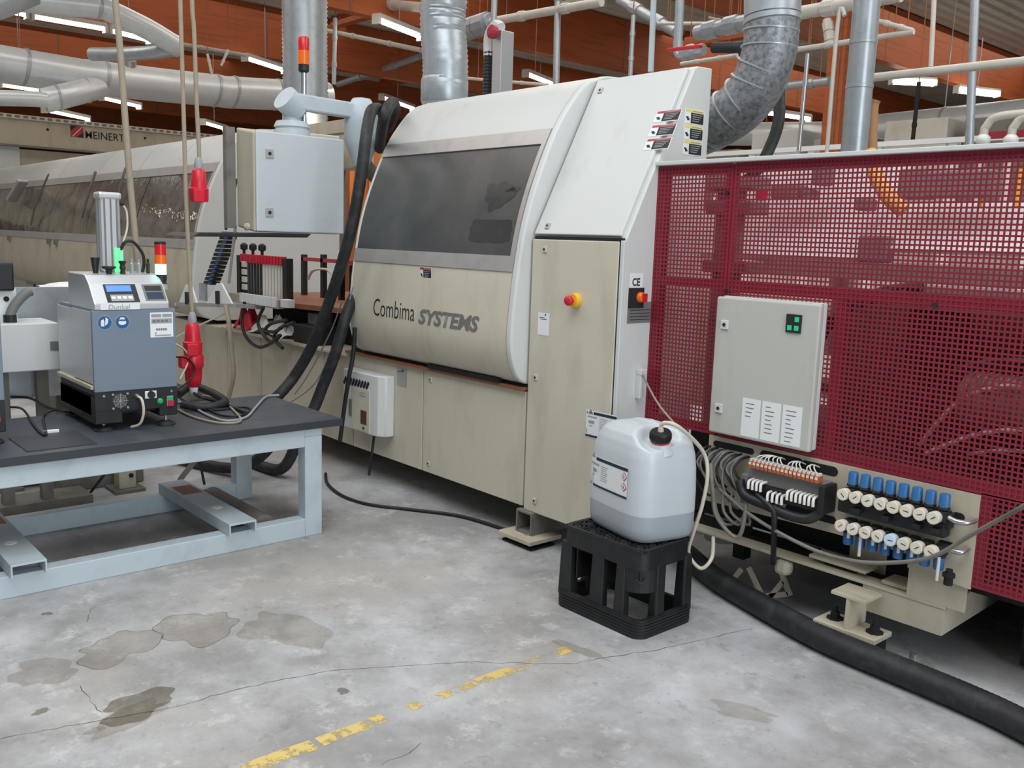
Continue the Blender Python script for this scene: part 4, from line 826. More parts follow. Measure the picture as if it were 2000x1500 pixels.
def regulators(n,p0,p1,k0,k1,up,new=-1,redneedle=-1):
    a=U(*p0,1,3.305);b=U(*p1,1,3.305);c=U(*k0,1,3.355);d=U(*k1,1,3.355); r=random.Random(up)
    for i in range(n):
        f=i/(n-1); g=a.lerp(b,f); k=c.lerp(d,f); gz=g.z; kz=k.z; kx=k.x; s=1 if up else -1
        R=ob('pressure_regulator',MB().box(kx-.019,kx+.019,3.335,3.385,gz-.020,gz+.022 if not up else gz+.024),M['black'],VP,bevel=.004)
        ob('collar',MB().lathe((kx,3.355,kz-s*.040),(0,0,s),[(.022,0),(.022,.008),(.018,.012)],14),M['black'],R)
        ob('knob',MB().lathe((kx,3.355,kz-s*.016),(0,0,s),[(.0198,-.018),(.0188,.028),(.017,.033),(.0,.034)],16),M['blue'],R,smooth=40)
        ob('gauge_case',MB().lathe((g.x,3.335,gz),(0,-1,0),[(.012,-.01),(.022,.0),(.0235,.004),(.0235,.032),(.0215,.033)],20),M['dial' if i!=new else 'dial_new'],R,smooth=40)
        ob('dial_face',MB().lathe((g.x,3.3025,gz),(0,-1,0),[(.0205,0),(.0205,.0008)],20),M['dial_new' if i==new else 'dial'],R)
        an=r.uniform(-1.1,1.1); dx,dz=math.cos(an)*.012,math.sin(an)*.012
        ob('needle',MB().bar((g.x-dx*.6,3.3012,gz-dz*.6),(g.x+dx,3.3012,gz+dz),.003,.0008,up=(0,1,0)),M['red' if i==redneedle else 'print'],R)
        if not up: ob('drop_pipe',MB().cyl((g.x+.022,3.335,gz-.02),(g.x+.022,3.335,gz-.05-(.06 if i in (1,7) else 0)),.006,n=8),M['fitting'],R)
regulators(8,(1645.5,966),(1822,1012),(1667,930),(1846,973.5),1)
regulators(8,(1641,1027),(1816.5,1078),(1656,1054.5),(1833,1103),0,new=4,redneedle=0)
ob('manifold',MB().box(-1.80,-1.37,3.345,3.40,.565,.625),M['rubber'],VP,bevel=.01); ob('manifold',MB().box(-1.80,-1.36,3.35,3.40,.60,.66),M['black'],VP,bevel=.006)
for x in (-1.72,-1.6,-1.48,-1.41): ob('rail_clip',rbox(x,x+.03,3.315,3.35,.585,.605),M['black'],VP)
a=U(1853,1011,1,3.35); ob('elbow_fitting',MB().tube([(a.x,3.35,a.z),(a.x+.03,3.345,a.z-.006),(a.x+.06,3.36,a.z-.006),(a.x+.075,3.40,a.z)],.010,10),M['steel'],VP,smooth=50)
a=U(1865,1076,1,3.36); ob('elbow_fitting',MB().tube([(a.x-.01,3.36,a.z),(a.x+.02,3.36,a.z),(a.x+.03,3.40,a.z+.01)],.010,10),M['steel'],VP,smooth=50)
ob('pipe_stub',MB().lathe((-1.345,3.36,.395),(0,0,1),[(.016,0),(.016,.03),(.022,.03),(.022,.045),(.012,.045),(.012,.06)],10),M['dark'],VP)
# solenoid block
ob('valve_block',MB().box(-2.215,-1.855,3.335,3.40,.60,.668),M['gprint'],VP,bevel=.004); ob('valve_block',MB().box(-2.215,-1.85,3.32,3.40,.545,.60),M['black'],VP,bevel=.004); ob('end_block',rbox(-1.862,-1.835,3.30,3.40,.545,.665),M['black'],VP,bevel=.004); ob('end_block',rbox(-2.24,-2.21,3.32,3.40,.50,.63),M['gprint'],VP,bevel=.004)
xa,xb=U(1466,906,1,3.31).x,U(1595,937,1,3.31).x
for i in range(17):
    x=xa+(xb-xa)*i/16; v=ob('solenoid_coil',rbox(x-.0088,x+.0088,3.305,3.345,.668,.698),M['copper'],VP,bevel=.003)
    ob('plug_cap',rbox(x-.006,x+.006,3.31,3.34,.698,.707),M['fitting'],v); ob('label_tab',rbox(x-.006,x+.006,3.304,3.306,.683,.694),M['dial'],v)
gi=0
for n,x0,x1,z in ((4,1463,1487,.603),(4,1502,1530,.572),(7,1540,1592,.598)):
    for i in range(n):
        q=U(x0+(x1-x0)*i/(n-1),950,1,3.30).x; 
        ob('push_fitting',MB().tube([(q,3.335,z+.012),(q,3.30,z+.010),(q+.004,3.288,z-.002),(q+.006,3.286,z-.022)],[.0065]*40,8,sub=3),M['fitting'],VP,smooth=50)
wr=random.Random(12)
for i in range(14):
    x=xa+(xb-xa)*(i+.5)/14; tx=(-2.10,-2.08,-2.0,-1.93)[i*4//14]+wr.uniform(-.02,.02)
    ob('coil_wire',MB().tube([(x,3.325,.706),(x+.3*(tx-x),3.325,.725),(x+.7*(tx-x),3.36,.728),(tx,3.405,.712)],.0028,6,sub=4),M['fitting'],VP)
W=thing('wire_bundle','tangle of grey and black wires at the left end of the valve panel','wires',(-2.4,3.36,.5))
for i in range(16):
    x=-2.47+i*.014; z=.70-wr.random()*.02; dz=.10+wr.random()*.1
    ob('wire',MB().tube([(x,3.40,z),(x-.01,3.35,z-.01),(x-.03+wr.uniform(-.01,.01),3.325,z-dz*.5),(x+.01,3.34,z-dz),(x+.04,3.37,z-dz-.03)],.0055,6,sub=4),M[('black','gprint','grime')[i%3]],W)
for i in range(3):
    a=U(1395+18*i,960,1,3.33); b_=U(1420+22*i,1025,1,3.33); c=U(1455,1010-12*i,1,3.33); ob('wire',MB().tube([a,U(1400+14*i,1000,1,3.32),b_,c],.007,8,sub=4),M['grime'],W)
hose('cable_harness',[(-2.24,3.31,.60),(-2.2,3.30,.545),(-2.08,3.30,.525),(-1.98,3.30,.51),(-1.90,3.31,.515),(-1.86,3.33,.55)],.022,M['black'],'thick black harness sagging under the valve block','cable')
hose('cable_harness',[U(1478,965,1,3.3),U(1505,990,1,3.28),U(1512,1005,1,3.28),U(1512,1040,1,3.3),U(1510,1100,1,3.4)],.012,M['black'],'black cable strapped down from the white valve fittings','cable')
hose('cable',[(-.55,3.395,1.25),(-.75,3.25,1.0),U(2040,965,1,3.1),U(2000,988,1,3.12),U(1900,1043,1,3.2),U(1820,1088,1,3.24),U(1740,1099,1,3.26),U(1670,1096,1,3.27),U(1600,1078,1,3.28),U(1530,1045,1,3.29),U(1462,1003,1,3.3),U(1400,950,1,3.34)],.008,M['grime'],'long grey cable drooping in front of the pressure gauges','cable')
hose('cable',[U(1388,905,1,3.30),U(1392,960,1,3.28),U(1400,1010,1,3.28),U(1440,1050,1,3.3),U(1456,1000,1,3.3),U(1455,950,1,3.32)],.009,M['grime'],'grey cable loop hanging left of the valve block','cable')
# ------------------------------------------------------------ machine foot, rails and braces under the panel
t=thing('leveling_pedestal','cream I-beam foot with bolted base plate under the pressure gauges','foot',(-1.69,3.45,0),'levelling feet of the machine line')
ob('top_flange',rbox(-1.757,-1.612,3.28,3.415,.247,.262),M['cream'],t,bevel=.002); ob('web',rbox(-1.692,-1.678,3.283,3.43,.118,.249),M['cream'],t); ob('bottom_flange',rbox(-1.825,-1.56,3.28,3.42,.098,.119),M['cream'],t,bevel=.003)
ob('steel_shim',rbox(-1.80,-1.58,3.31,3.42,0,.098),M['dark'],t)
for x in (-1.77,-1.60): ob('anchor_bolt',MB().lathe((x,3.355,.115),(0,0,1),[(.035,0),(.035,.008),(.02,.008),(.02,.03),(.01,.03),(.01,.06)],8),M['dark'],t)
tag(ob('anchor_stud',MB().lathe((-1.47,3.42,0),(0,0,1),[(.03,0),(.03,.01),(.014,.01),(.014,.06),(.0,.065)],8),M['steel']),'short steel stud on the floor behind the thick floor hose','bolt')
t=thing('edge_trimmer','cream lower machine frame rails with dark bed behind the floor hose','machine',(-1.9,3.8,.2))
ob('side_rail',rbox(-1.70,-1.375,3.425,3.445,.165,.275),M['cream'],t); ob('side_rail_flange',rbox(-2.75,-1.37,3.42,3.50,.272,.285),M['cream'],t,bevel=.002); ob('side_rail_top',rbox(-2.75,-1.42,3.44,3.68,.268,.27),M['dark'],t)
ob('cross_rail',MB().add([(-1.44,3.44,.165),(-1.375,3.44,.165),(-1.40,4.6,.165),(-1.46,4.6,.165),(-1.44,3.44,.28),(-1.375,3.44,.28),(-1.40,4.6,.28),(-1.46,4.6,.28)],[(0,1,2,3),(4,5,6,7),(0,1,5,4),(1,2,6,5),(2,3,7,6),(3,0,4,7)]),M['cream'],t); ob('end_light_block',rbox(-1.2,-1.15,3.75,4.8,.02,.28),M['dark'],t)  # end plate added to keep side light off the floor
ob('flat_bar',rbox(-1.963,-1.708,3.45,3.56,.303,.317),M['cream'],t,bevel=.002); ob('flat_bar',rbox(-1.638,-1.399,3.45,3.56,.288,.303),M['cream'],t,bevel=.002); ob('bar_block',rbox(-1.9,-1.76,3.47,3.54,.285,.303),M['dark'],t); ob('bar_block',rbox(-1.6,-1.45,3.47,3.54,.285,.29),M['dark'],t)
ob('support_plate',rbox(-1.86,-1.70,3.60,3.61,.27,.46),M['cream'],t); ob('support_plate',rbox(-1.52,-1.30,3.42,3.43,.285,.42),M['cream'],t)
ob('bed',rbox(-2.8,1.5,3.68,4.8,.28,.72),M['dark'],t); ob('bed_light_block',rbox(-2.8,1.5,4.75,4.85,0,.3),M['dark'],t)  # rear plate added to stop light leaking in under the bed
ob('gearbox',rbox(-2.10,-2.03,3.40,3.46,.20,.265),M['cream'],t,bevel=.02); ob('hanger',rbox(-2.42,-2.36,3.56,3.62,.15,.50),M['dark'],t)
for pts in (((1396,1128),(1450,1155)),((1410,1160),(1448,1112)),((1462,1108),(1495,1178)),((1485,1165),(1540,1160)),((1495,1178),(1530,1135)),((1525,1115),(1543,1163))):
    a,b=[U(*p,1,3.50) for p in pts]; ob('brace',MB().bar(a,b,.022,.012,up=(0,1,0)),M['cream'],t)
hose('floor_hose',[(-3.3,3.95,.06),(-2.95,3.75,.056),(-2.72,3.62,.056),(-2.445,3.47,.056),(-2.067,3.345,.056),(-1.776,3.27,.056),(-1.554,3.25,.056),(-1.352,3.24,.056),(-1.166,3.225,.056),(-.983,3.19,.056),(-.5,3.05,.056)],.053,M['rubber'],'thick black ribbed hose lying on the floor along the machine','hose',rip=(.02,.012),n=16)
# ------------------------------------------------------------ bottle crate
cx0,cx1,cy0,cy1,ch=-2.765,-2.295,2.755,3.085,.37
t=thing('bottle_crate','black upturned bottle crate standing on the floor as a stool','crate',((cx0+cx1)/2,(cy0+cy1)/2,0))
def rrect(x0,x1,y0,y1,r,n=5):
    P=[]
    for cx,cy,a0 in ((x1-r,y1-r,0),(x0+r,y1-r,90),(x0+r,y0+r,180),(x1-r,y0+r,270)):
        for i in range(n+1): a=math.radians(a0+90*i/n); P.append((cx+r*math.cos(a),cy+r*math.sin(a)))
    return P
def ring_wall(x0,x1,y0,y1,r,th,z0,z1,grow=0):
    o=rrect(x0,x1,y0,y1,r); i=rrect(x0+th,x1-th,y0+th,y1-th,max(r-th,.004)); n=len(o); b=MB(); g=grow
    og=rrect(x0-g,x1+g,y0-g,y1+g,r+g)
    b.add([(x,y,z1) for x,y in o]+[(x,y,z1) for x,y in i]+[(x,y,z0) for x,y in og]+[(x,y,z0) for x,y in i],
      [q for k in range(n) for q in ((k,(k+1)%n,n+(k+1)%n,n+k),(2*n+k,3*n+k,3*n+(k+1)%n,2*n+(k+1)%n),(k,2*n+k,2*n+(k+1)%n,(k+1)%n),(n+k,n+(k+1)%n,3*n+(k+1)%n,3*n+k))]); return b
ob('rim',ring_wall(cx0-.012,cx1+.012,cy0-.012,cy1+.012,.05,.02,0,.078,.004),M['black'],t,smooth=30)
for k in range(5): ob('rim_rib',ring_wall(cx0-.017,cx1+.017,cy0-.017,cy1+.017,.055,.01,.012+.013*k,.018+.013*k),M['black'],t)
ob('upper_band',ring_wall(cx0+.004,cx1-.004,cy0+.004,cy1-.004,.05,.02,ch-.085,ch,.003),M['black'],t,smooth=30)
ob('deck',MB().prism(rrect(cx0+.02,cx1-.02,cy0+.02,cy1-.02,.04),2,ch-.035,ch-.012),M['black'],t)
for (x,y,w_,d) in ((cx0,cy0,.06,.05),(cx0,cy1-.05,.045,.05),(cx1-.045,cy1-.05,.045,.05),(cx0+.19,cy0,.065,.03),(cx0+.19,cy1-.03,.05,.03),(cx1-.14,cy0,.045,.035),(cx1-.035,cy0+.10,.035,.05),(cx0,cy0+.14,.03,.05)):
    ob('post',MB().add([(X,Y,Z) for Z,e in ((.05,.006),(ch-.07,0)) for X,Y in ((x-e,y-e),(x+w_+e,y-e),(x+w_+e,y+d+e),(x-e,y+d+e))],[(0,1,2,3),(4,5,6,7),(0,1,5,4),(1,2,6,5),(2,3,7,6),(3,0,4,7)]),M['black'],t,bevel=.008)
b=MB(); r=.10; n=8; A=[(cx1-.005-r+r*math.cos(math.radians(270+90*i/n)),cy0+.005+r+r*math.sin(math.radians(270+90*i/n))) for i in range(n+1)]
B2=[(cx1-.005-r+(r-.008)*math.cos(math.radians(270+90*i/n)),cy0+.005+r+(r-.008)*math.sin(math.radians(270+90*i/n))) for i in range(n+1)]
ob('corner_panel',MB().prism([(x,y) for x,y in A]+[(x,y) for x,y in B2[::-1]],2,.18,ch-.06),M['black'],t)
m=math.radians(315); c=V((cx1-.005-r+r*math.cos(m),cy0+.005+r+r*math.sin(m),.245)); nn=V((.707,-.707,0)); tt=V((.707,.707,0))
ob('arrow_mark',MB().bar(c+nn*.004+tt*.018+V((0,0,.0)),c+nn*.004-V((0,0,.022)),.007,.004).bar(c+nn*.004-tt*.018,c+nn*.004-V((0,0,.022)),.007,.004).bar(c+nn*.004+V((0,0,.04)),c+nn*.004-V((0,0,.022)),.007,.004),M['edge'],t)
ob('inner_wall',MB().box(cx0+.08,cx0+.088,cy0+.02,cy1-.02,.14,ch-.03).box(cx0+.25,cx0+.258,cy0+.02,cy1-.02,.16,ch-.03).box(cx0+.02,cx1-.02,cy0+.17,cy0+.178,.16,ch-.03),M['black'],t)
for i in range(5):
    for j in range(4):
        x=cx0+.055+i*.09; y=cy0+.045+j*.08; bb=MB(); A_,B_=V((1,0,0)),V((0,1,0))
        bb.rings([bb.circ((x,y,ch-.013),A_,B_,.034,14),bb.circ((x,y,ch-.002),A_,B_,.033,14),bb.circ((x,y,ch-.002),A_,B_,.026,14),bb.circ((x,y,ch-.013),A_,B_,.025,14)],cap=False); q=ob('bottle_ring',bb,M['black'],t); bb=MB(); bb.rings([bb.circ((x,y,ch-.013),A_,B_,.015,10),bb.circ((x,y,ch-.003),A_,B_,.014,10),bb.circ((x,y,ch-.003),A_,B_,.009,10),bb.circ((x,y,ch-.013),A_,B_,.009,10)],cap=False); ob('inner_ring',bb,M['edge'],q)
for i in range(6): ob('deck_bar',rbox(cx0+.01+i*.09-.003,cx0+.01+i*.09+.003,cy0+.02,cy1-.02,ch-.013,ch-.001),M['black'],t)
for j in range(5): ob('deck_bar',rbox(cx0+.02,cx1-.02,cy0+.005+j*.08-.003,cy0+.005+j*.08+.003,ch-.013,ch-.001),M['black'],t)
# ------------------------------------------------------------ jerrycan
JC=V((-2.525,3.0,ch)); ja=math.radians(-12); d1=V((math.cos(ja),math.sin(ja),0)); d2=V((-d1.y,d1.x,0)); JW,JD=.212,.168
def jsec(z,s,ex=4.6,n=56,off=(0,0)):
    P=[]
    for i in range(n):
        a=2*math.pi*i/n; c,s_=math.cos(a),math.sin(a); k=(abs(c)**ex+abs(s_)**ex)**(-1/ex)
        P.append(JC+d1*((k*c*JW*s[0])+off[0])+d2*((k*s_*JD*s[1])+off[1])+V((0,0,z)))
    return P
t=thing('jerrycan','milky white plastic jerrycan with black cap and product label on the crate','jerrycan',JC)
JS=[(0,.90,.88),(.006,.95,.94),(.025,.99,.985),(.06,1,1),(.115,1.005,1.005)]
JT=[(.115,1.005,1.005),(.2,1.005,1.005),(.30,.985,.985),(.36,.955,.95),(.405,.90,.89),(.44,.80,.79),(.462,.66,.64),(.472,.45,.42),(.475,.2,.18)]
ob('filled_part',MB().rings([jsec(z,(a,b)) for z,a,b in JS]),M['jerry_fluid'],t,smooth=60,label='lower part with liquid showing through')
cp=JC+d1*.150+d2*-.035+V((0,0,.412)); cn=(V((0,0,1))+d1*.20-d2*.18).normalized()
JD_=[]
for (z0_,a0,b0),(z1_,a1,b1) in zip(JT,JT[1:]): JD_+=[(z0_+(z1_-z0_)*k/5,a0+(a1-a0)*k/5,b0+(b1-b0)*k/5) for k in range(5)]
body=MB().rings([jsec(z,(a,b),n=112) for z,a,b in JD_+[JT[-1]]])
for v in body.v:
    q=v-cp; h=q.dot(cn); l=(q-cn*h).length
    if h>-.004 and l<.11:
        w_=min(1,max(0,(.11-l)/.045)); v-=cn*((h+.004)*w_*w_*(3-2*w_))
ob('can_body',body,M['jerry'],t,smooth=60)
ob('handle',MB().tube([JC+d1*-.14+d2*.02+V((0,0,.425)),JC+d1*-.09+d2*.02+V((0,0,.450)),JC+d1*0+d2*.02+V((0,0,.458)),JC+d1*.06+d2*.02+V((0,0,.452)),JC+d1*.11+d2*.02+V((0,0,.425))],.026,14),M['jerry'],t,smooth=60)
for s in (-1,1): ob('grip_recess_edge',MB().tube([JC+d1*-.12+d2*(s*.05)+V((0,0,.453)),JC+d1*-.03+d2*(s*.055)+V((0,0,.469)),JC+d1*.05+d2*(s*.05)+V((0,0,.461))],.009,8),M['jerry'],t,smooth=60)
ob('neck',MB().lathe(cp-cn*.03,cn,[(.062,0),(.050,.02),(.040,.045)],24),M['jerry'],t,smooth=50)
ob('seal_ring',MB().lathe(cp+cn*.008,cn,[(.041,-.004),(.042,.012)],28),M['redlabel'],t)
k=ob('cap',MB().lathe(cp+cn*.020,cn,[(.043,0),(.044,.003),(.044,.034),(.040,.039),(.0,.040)],28),M['black'],t,smooth=40)
for i in range(28):
    a=2*math.pi*i/28; A_,B_=MB().frame(cn); c=cp+cn*.038+A_*(.044*math.cos(a))+B_*(.044*math.sin(a)); ob('grip_rib',MB().bar(c-cn*.012,c+cn*.012,.004,.003),M['black'],k)
ob('hose_nipple',MB().lathe(cp+cn*.055,cn,[(.014,0),(.012,.012),(.006,.035)],12),M['hosew'],t)
# label wraps the front-left face
def on_face(u,v,off): 
    c=u/JW; kk=(1-abs(c)**4.6)**(1/4.6); return JC+d1*u-d2*(kk*JD*1.006+off)+V((0,0,v))
def lab(name,rects,off,m,parent):
    b=MB()
    for u0,u1,v0,v1,sk in rects:
        n=6; L=[]
        for i in range(n+1):
            u=u0+(u1-u0)*i/n; L+=[on_face(u,v0-sk*(u-u0),off),on_face(u,v1-sk*(u-u0),off)]
        b.add(L,[(2*i,2*i+2,2*i+3,2*i+1) for i in range(n)])
    return ob(name,b,m,parent)
lw0,lw1,lz0,lz1=-.175,.115,.175,.315
l=lab('label_sheet',[(lw0,lw1,lz0,lz1,0)],.0012,M['paper'],t)
lab('dark_bar',[(lw0+.06,lw1,lz1-.02,lz1-.006,0),(lw0,lw1,lz0+.002,lz0+.012,0)],.002,M['navy'],l)
lab('text_lines',[(lw0+.01,lw0+.085,lz1-.042,lz1-.035,0),(lw0+.03,lw0+.065,lz1-.075,lz1-.06,0),(lw0+.03,lw0+.05,lz1-.09,lz1-.086,0),(lw0+.01,lw0+.05,lz1-.012,lz1-.004,0),(lw0+.022,lw0+.038,lz1-.004,lz1+.006,0)]+[(lw0+.10,lw0+.15-.006*(i%3),lz1-.04-.009*i,lz1-.0375-.009*i,0) for i in range(8)],.002,M['gtext'],l)
for v in (lz1-.045,lz1-.09):
    c=on_face(lw1-.022,v,.002); A_=(d1+V((0,0,1))).normalized()*.0135; B_=(d1-V((0,0,1))).normalized()*.0135
    q=ob('hazard_diamond',MB().obox(c,A_,B_,d2*.0004),M['redlabel'],l); ob('hazard_field',MB().obox(c-d2*.0008,A_*.78,B_*.78,d2*.0004),M['paper'],q); ob('hazard_mark',MB().obox(c-d2*.0016,d1*.002,V((0,0,.006)),d2*.0003),M['print'],q)
top=cp+cn*.082
hose('suction_line',[top,top+V((.02,.0,.018)),top+V((.07,.03,.004)),U(1372,880,1,3.12),U(1382,925,1,3.14),U(1372,985,1,3.14),U(1356,1035,1,3.14),U(1345,1080,1,3.14),U(1368,1110,1,3.16),U(1390,1090,1,3.2),U(1393,1050,1,3.3)],.0085,M['hosew'],'milky suction line from the jerrycan cap looping down behind the crate','hose',n=8)
tag(ob('white_bucket',MB().lathe(U(1350,1075,2,.10)+V((-.02,.28,0)),(0,0,1),[(.09,0),(.1,.2),(.11,.22)],20),M['hosew'],smooth=40),'pale round drum in the shade behind the jerrycan','drum')
# ------------------------------------------------------------ machinery seen through the guard
t=thing('machine_interior','white and grey edge trimming unit seen through the red guard','machine',(-1.7,4.3,.72))
ob('rear_cover',MB().prism([(4.30,1.56),(4.75,2.05),(4.77,2.03),(4.32,1.54)],0,-3.45,-2.3),M['white'],t); ob('rear_cover',MB().prism([(4.36,1.62),(4.60,1.85),(4.62,1.83),(4.38,1.60)],0,-2.3,1.0),M['white'],t); ob('rear_cover',MB().prism([(4.0,.75),(4.28,1.40),(4.30,1.39),(4.02,.74)],0,-3.45,-2.42),M['cream'],t); ob('dark_backing',rbox(-2.42,1.0,4.32,4.36,.72,1.36),M['backing_brown'],t)  # upper covers tilted to catch roof light; plain dark backing below
ob('beam',rbox(-2.9,.9,4.3,4.5,1.46,1.55),M['grime'],t,bevel=.01); ob('beam',rbox(-2.0,.9,4.0,4.2,1.36,1.46),M['gprint'],t,bevel=.01)
ob('column',rbox(-2.66,-2.56,3.58,3.68,.72,1.92),M['grime'],t,bevel=.005)
for z in (1.48,1.75,1.86): ob('column_bracket',rbox(-2.7,-2.45,3.55,3.7,z,z+.06),M['gprint'],t,bevel=.008)
ob('motor',MB().lathe((-1.55,3.85,1.02),(1,0,0),[(.10,0),(.11,.02),(.11,.26),(.08,.28),(.08,.34),(.03,.34),(.03,.42)],24),M['grime'],t,smooth=40)
for i in range(8): ob('motor_fin',MB().lathe((-1.52+i*.028,3.85,1.02),(1,0,0),[(.118,0),(.118,.008)],24),M['gprint'],t)
ob('motor',MB().lathe((-1.2,3.9,.86),(1,0,0),[(.08,0),(.09,.02),(.09,.3),(.06,.32)],20),M['dark'],t,smooth=40)
ob('carriage',rbox(-2.0,-1.75,4.2,4.5,1.1,1.35),M['black'],t,bevel=.02); ob('carriage',rbox(-1.0,-.6,3.8,4.2,1.2,1.45),M['grime'],t,bevel=.02)
ob('valve_cover',rbox(-2.33,-2.19,4.3,4.4,1.55,1.68),M['gprint'],t,bevel=.01)
ob('lower_cover',rbox(-1.85,-.4,3.95,4.0,.72,1.0),M['dark'],t)
for pts,r_,m in (([(-2.3,3.9,1.05),(-2.2,3.9,1.28),(-2.0,3.9,1.42),(-1.8,3.9,1.46)],.022,'black'),([(-1.75,3.85,.85),(-1.6,3.8,1.12),(-1.3,3.8,1.2),(-1.0,3.85,1.1),(-.8,3.9,.9)],.014,'black'),
        ([(-1.7,3.8,.80),(-1.5,3.75,1.05),(-1.2,3.75,1.12),(-.9,3.8,1.02)],.009,'hosew'),([(-1.65,3.75,.78),(-1.4,3.72,.92),(-1.1,3.72,.96),(-.8,3.76,.86)],.009,'fitting'),([(-2.45,3.9,1.30),(-2.3,3.85,1.26),(-2.0,3.85,1.38),(-1.85,3.85,1.44)],.008,'black'),
        ([(-2.4,3.75,1.15),(-2.3,3.7,1.22),(-2.2,3.7,1.16),(-2.15,3.75,1.1)],.008,'fitting'),([(-1.5,3.8,.8),(-1.3,3.75,.86),(-1.0,3.75,.85)],.008,'fitting')):
    ob('cable',MB().tube(pts,r_,8),M[m],t)
a=[U(1700,300,1,4.3),U(1712,345,1,4.2),U(1735,385,1,4.1),U(1765,412,1,4.1)]
ob('yellow_hose',MB().tube(a,.035,12),M['yhose'],t,smooth=50)
for px in (1925,1995): q=U(px,330,1,4.4); q2=U(px-12,405,1,4.4); ob('yellow_tube',MB().cyl(q,q2,.012,n=8),M['yellow'],t)
q=U(1488,377,1,4.2); ob('red_lever',rbox(q.x-.03,q.x+.03,4.18,4.22,q.z-.04,q.z+.04),M['red'],t,bevel=.01)
for px,py,w_,h_ in ((1540,375,.16,.07),(1580,380,.05,.05),(1690,400,.06,.06),(1605,345,.06,.09),(1880,360,.3,.12),(1790,360,.14,.14)): q=U(px,py,1,4.35); ob('guide_unit',rbox(q.x-w_/2,q.x+w_/2,4.3,4.42,q.z-h_/2,q.z+h_/2),M['gprint'],t,bevel=.01)
# ------------------------------------------------------------ ducts and pipes
def duct(name,pts,r,m,label,rip=None,sub=6,n=28,collars=(),cat='duct'):
    t=thing(name,label,cat,V(pts[0])); ob('pipe',MB().tube(pts,r,n,sub,rip),M[m],t,smooth=60)
    for p,d,l in collars: 
        d=V(d).normalized(); ob('collar',MB().lathe(V(p)-d*l/2,d,[(r*1.01,0),(r*1.05,l*.1),(r*1.05,l*.9),(r*1.01,l)],n),M['zinc'],t,smooth=40)
    return t
q=U(597,200,1,5.2); duct('flexible_duct',[(q.x,5.2,1.9),(q.x,5.2,3.0),(q.x-.02,5.2,4.2),(q.x,5.2,6.1)],.245,'zinc','wide ribbed duct rising behind the unlit signal light',rip=(.046,.024),sub=3)
q=U(868,185,1,4.0); duct('flexible_duct',[(q.x,4.0,2.45),(q.x+.005,4.0,2.8),(q.x-.035,4.0,3.1),(q.x-.01,4.0,3.6),(q.x+.01,4.0,6.1)],.158,'zinc','ribbed duct standing on the lettered hood',rip=(.032,.026),sub=4,collars=[((q.x,4.0,2.62),(0,0,1),.17)])
pe=[U(1505,-420,1,4.05),U(1508,-60,1,4.05),U(1508,40,1,4.05),U(1500,110,1,4.05),U(1470,180,1,4.05),U(1420,228,1,4.05),U(1350,262,1,4.05),U(1300,275,1,4.05)]
duct('elbow_duct',pe,.133,'zinc_dust','dusty silver elbow duct entering behind the tall cabinet',sub=8,collars=[(pe[2],(pe[2]-pe[1]),.03)]); 
el=bpy.context.scene.objects['elbow_duct']
for i,(a,b) in enumerate(((2.3,.0),(2.75,0),(3.3,0),(3.75,0),(4.3,0),(4.8,0),(5.4,0))):
    k=int(a); f=a-k; p=pe[k].lerp(pe[k+1],f); d=(pe[k+1]-pe[k]).normalized(); ob('rib',MB().lathe(p-d*.006,d,[(.133,0),(.139,.003),(.139,.009),(.133,.012)],28),M['zinc'],el,smooth=40)
ob('smooth_pipe',MB().cyl(pe[1]+V((0,0,.05)),pe[2]+V((0,0,.02)),.137,n=28),M['zinc'],el,smooth=40)
q=U(1668,290,1,5.0); duct('spiral_duct',[(q.x,5.0,1.0),(q.x,5.0,6.1)],.073,'zinc','tall smooth silver duct rising behind the red guard',sub=1,collars=[((q.x,5,2.52),(0,0,1),.02),((q.x,5,2.76),(0,0,1),.02)])
q=U(1702,300,1,5.1); duct('hose_drop',[(q.x+.08,5.1,1.7),(q.x,5.1,2.15),(q.x-.02,5.1,2.4),(q.x-.01,5.1,2.46)],.035,'tan','tan hose beside the tall smooth duct',n=14)
q=U(1640,0,1,4.9); duct('conduit',[(q.x,4.9,1.9),(q.x,4.9,2.86),(q.x+.04,4.9,2.9)],.012,'pipe_w','thin conduit with a bent top left of the tall smooth duct',n=10,cat='pipe')
qa,qb=U(1700,152,1,5.6),U(2060,113,1,5.6); duct('steel_pipe',[qa,qb],.026,'pipe_w','thick pale pipe running right from the tall smooth duct',sub=1,n=12,cat='pipe')
def pipe(a,b,r,m,label,d=6,d2=None,cat='pipe',name='steel_pipe',axis=1):
    top=a[1]<=5; a,b=U(*a,axis,d),U(*b,axis,d2 or d); t=thing(name,label,cat,(a+b)/2); vert=abs((a-b).z)>.8*(a-b).length
    if vert and top: a=a+(a-b)*((6.22-a.z)/(a.z-b.z))
    elif vert: ob('hanger',MB().cyl(a,(a.x,a.y,6.22),.006,n=6),M['brown_wood'],t)
    else:
        for f in (.15,.85): h=a.lerp(b,f); ob('hanger',MB().cyl(h,(h.x,h.y,6.22),.004,n=6),M['brown_wood'],t)
    ob('pipe',MB().cyl(a,b,r,n=10),M[m],t,smooth=40)
    dd=(b-a).normalized(); 
    for f in (.3,.7): ob('coupling',MB().cyl(a.lerp(b,f)-dd*r,a.lerp(b,f)+dd*r,r*1.25,n=10),M[m],t)
    return t
pipe((1330,-40),(1324,85),.028,'zinc','vertical pipe feeding the red valve',d=4.6)
t=thing('ball_valve','grey ball valve with a long red lever above the tall cabinet','valve',U(1345,95,1,4.55))
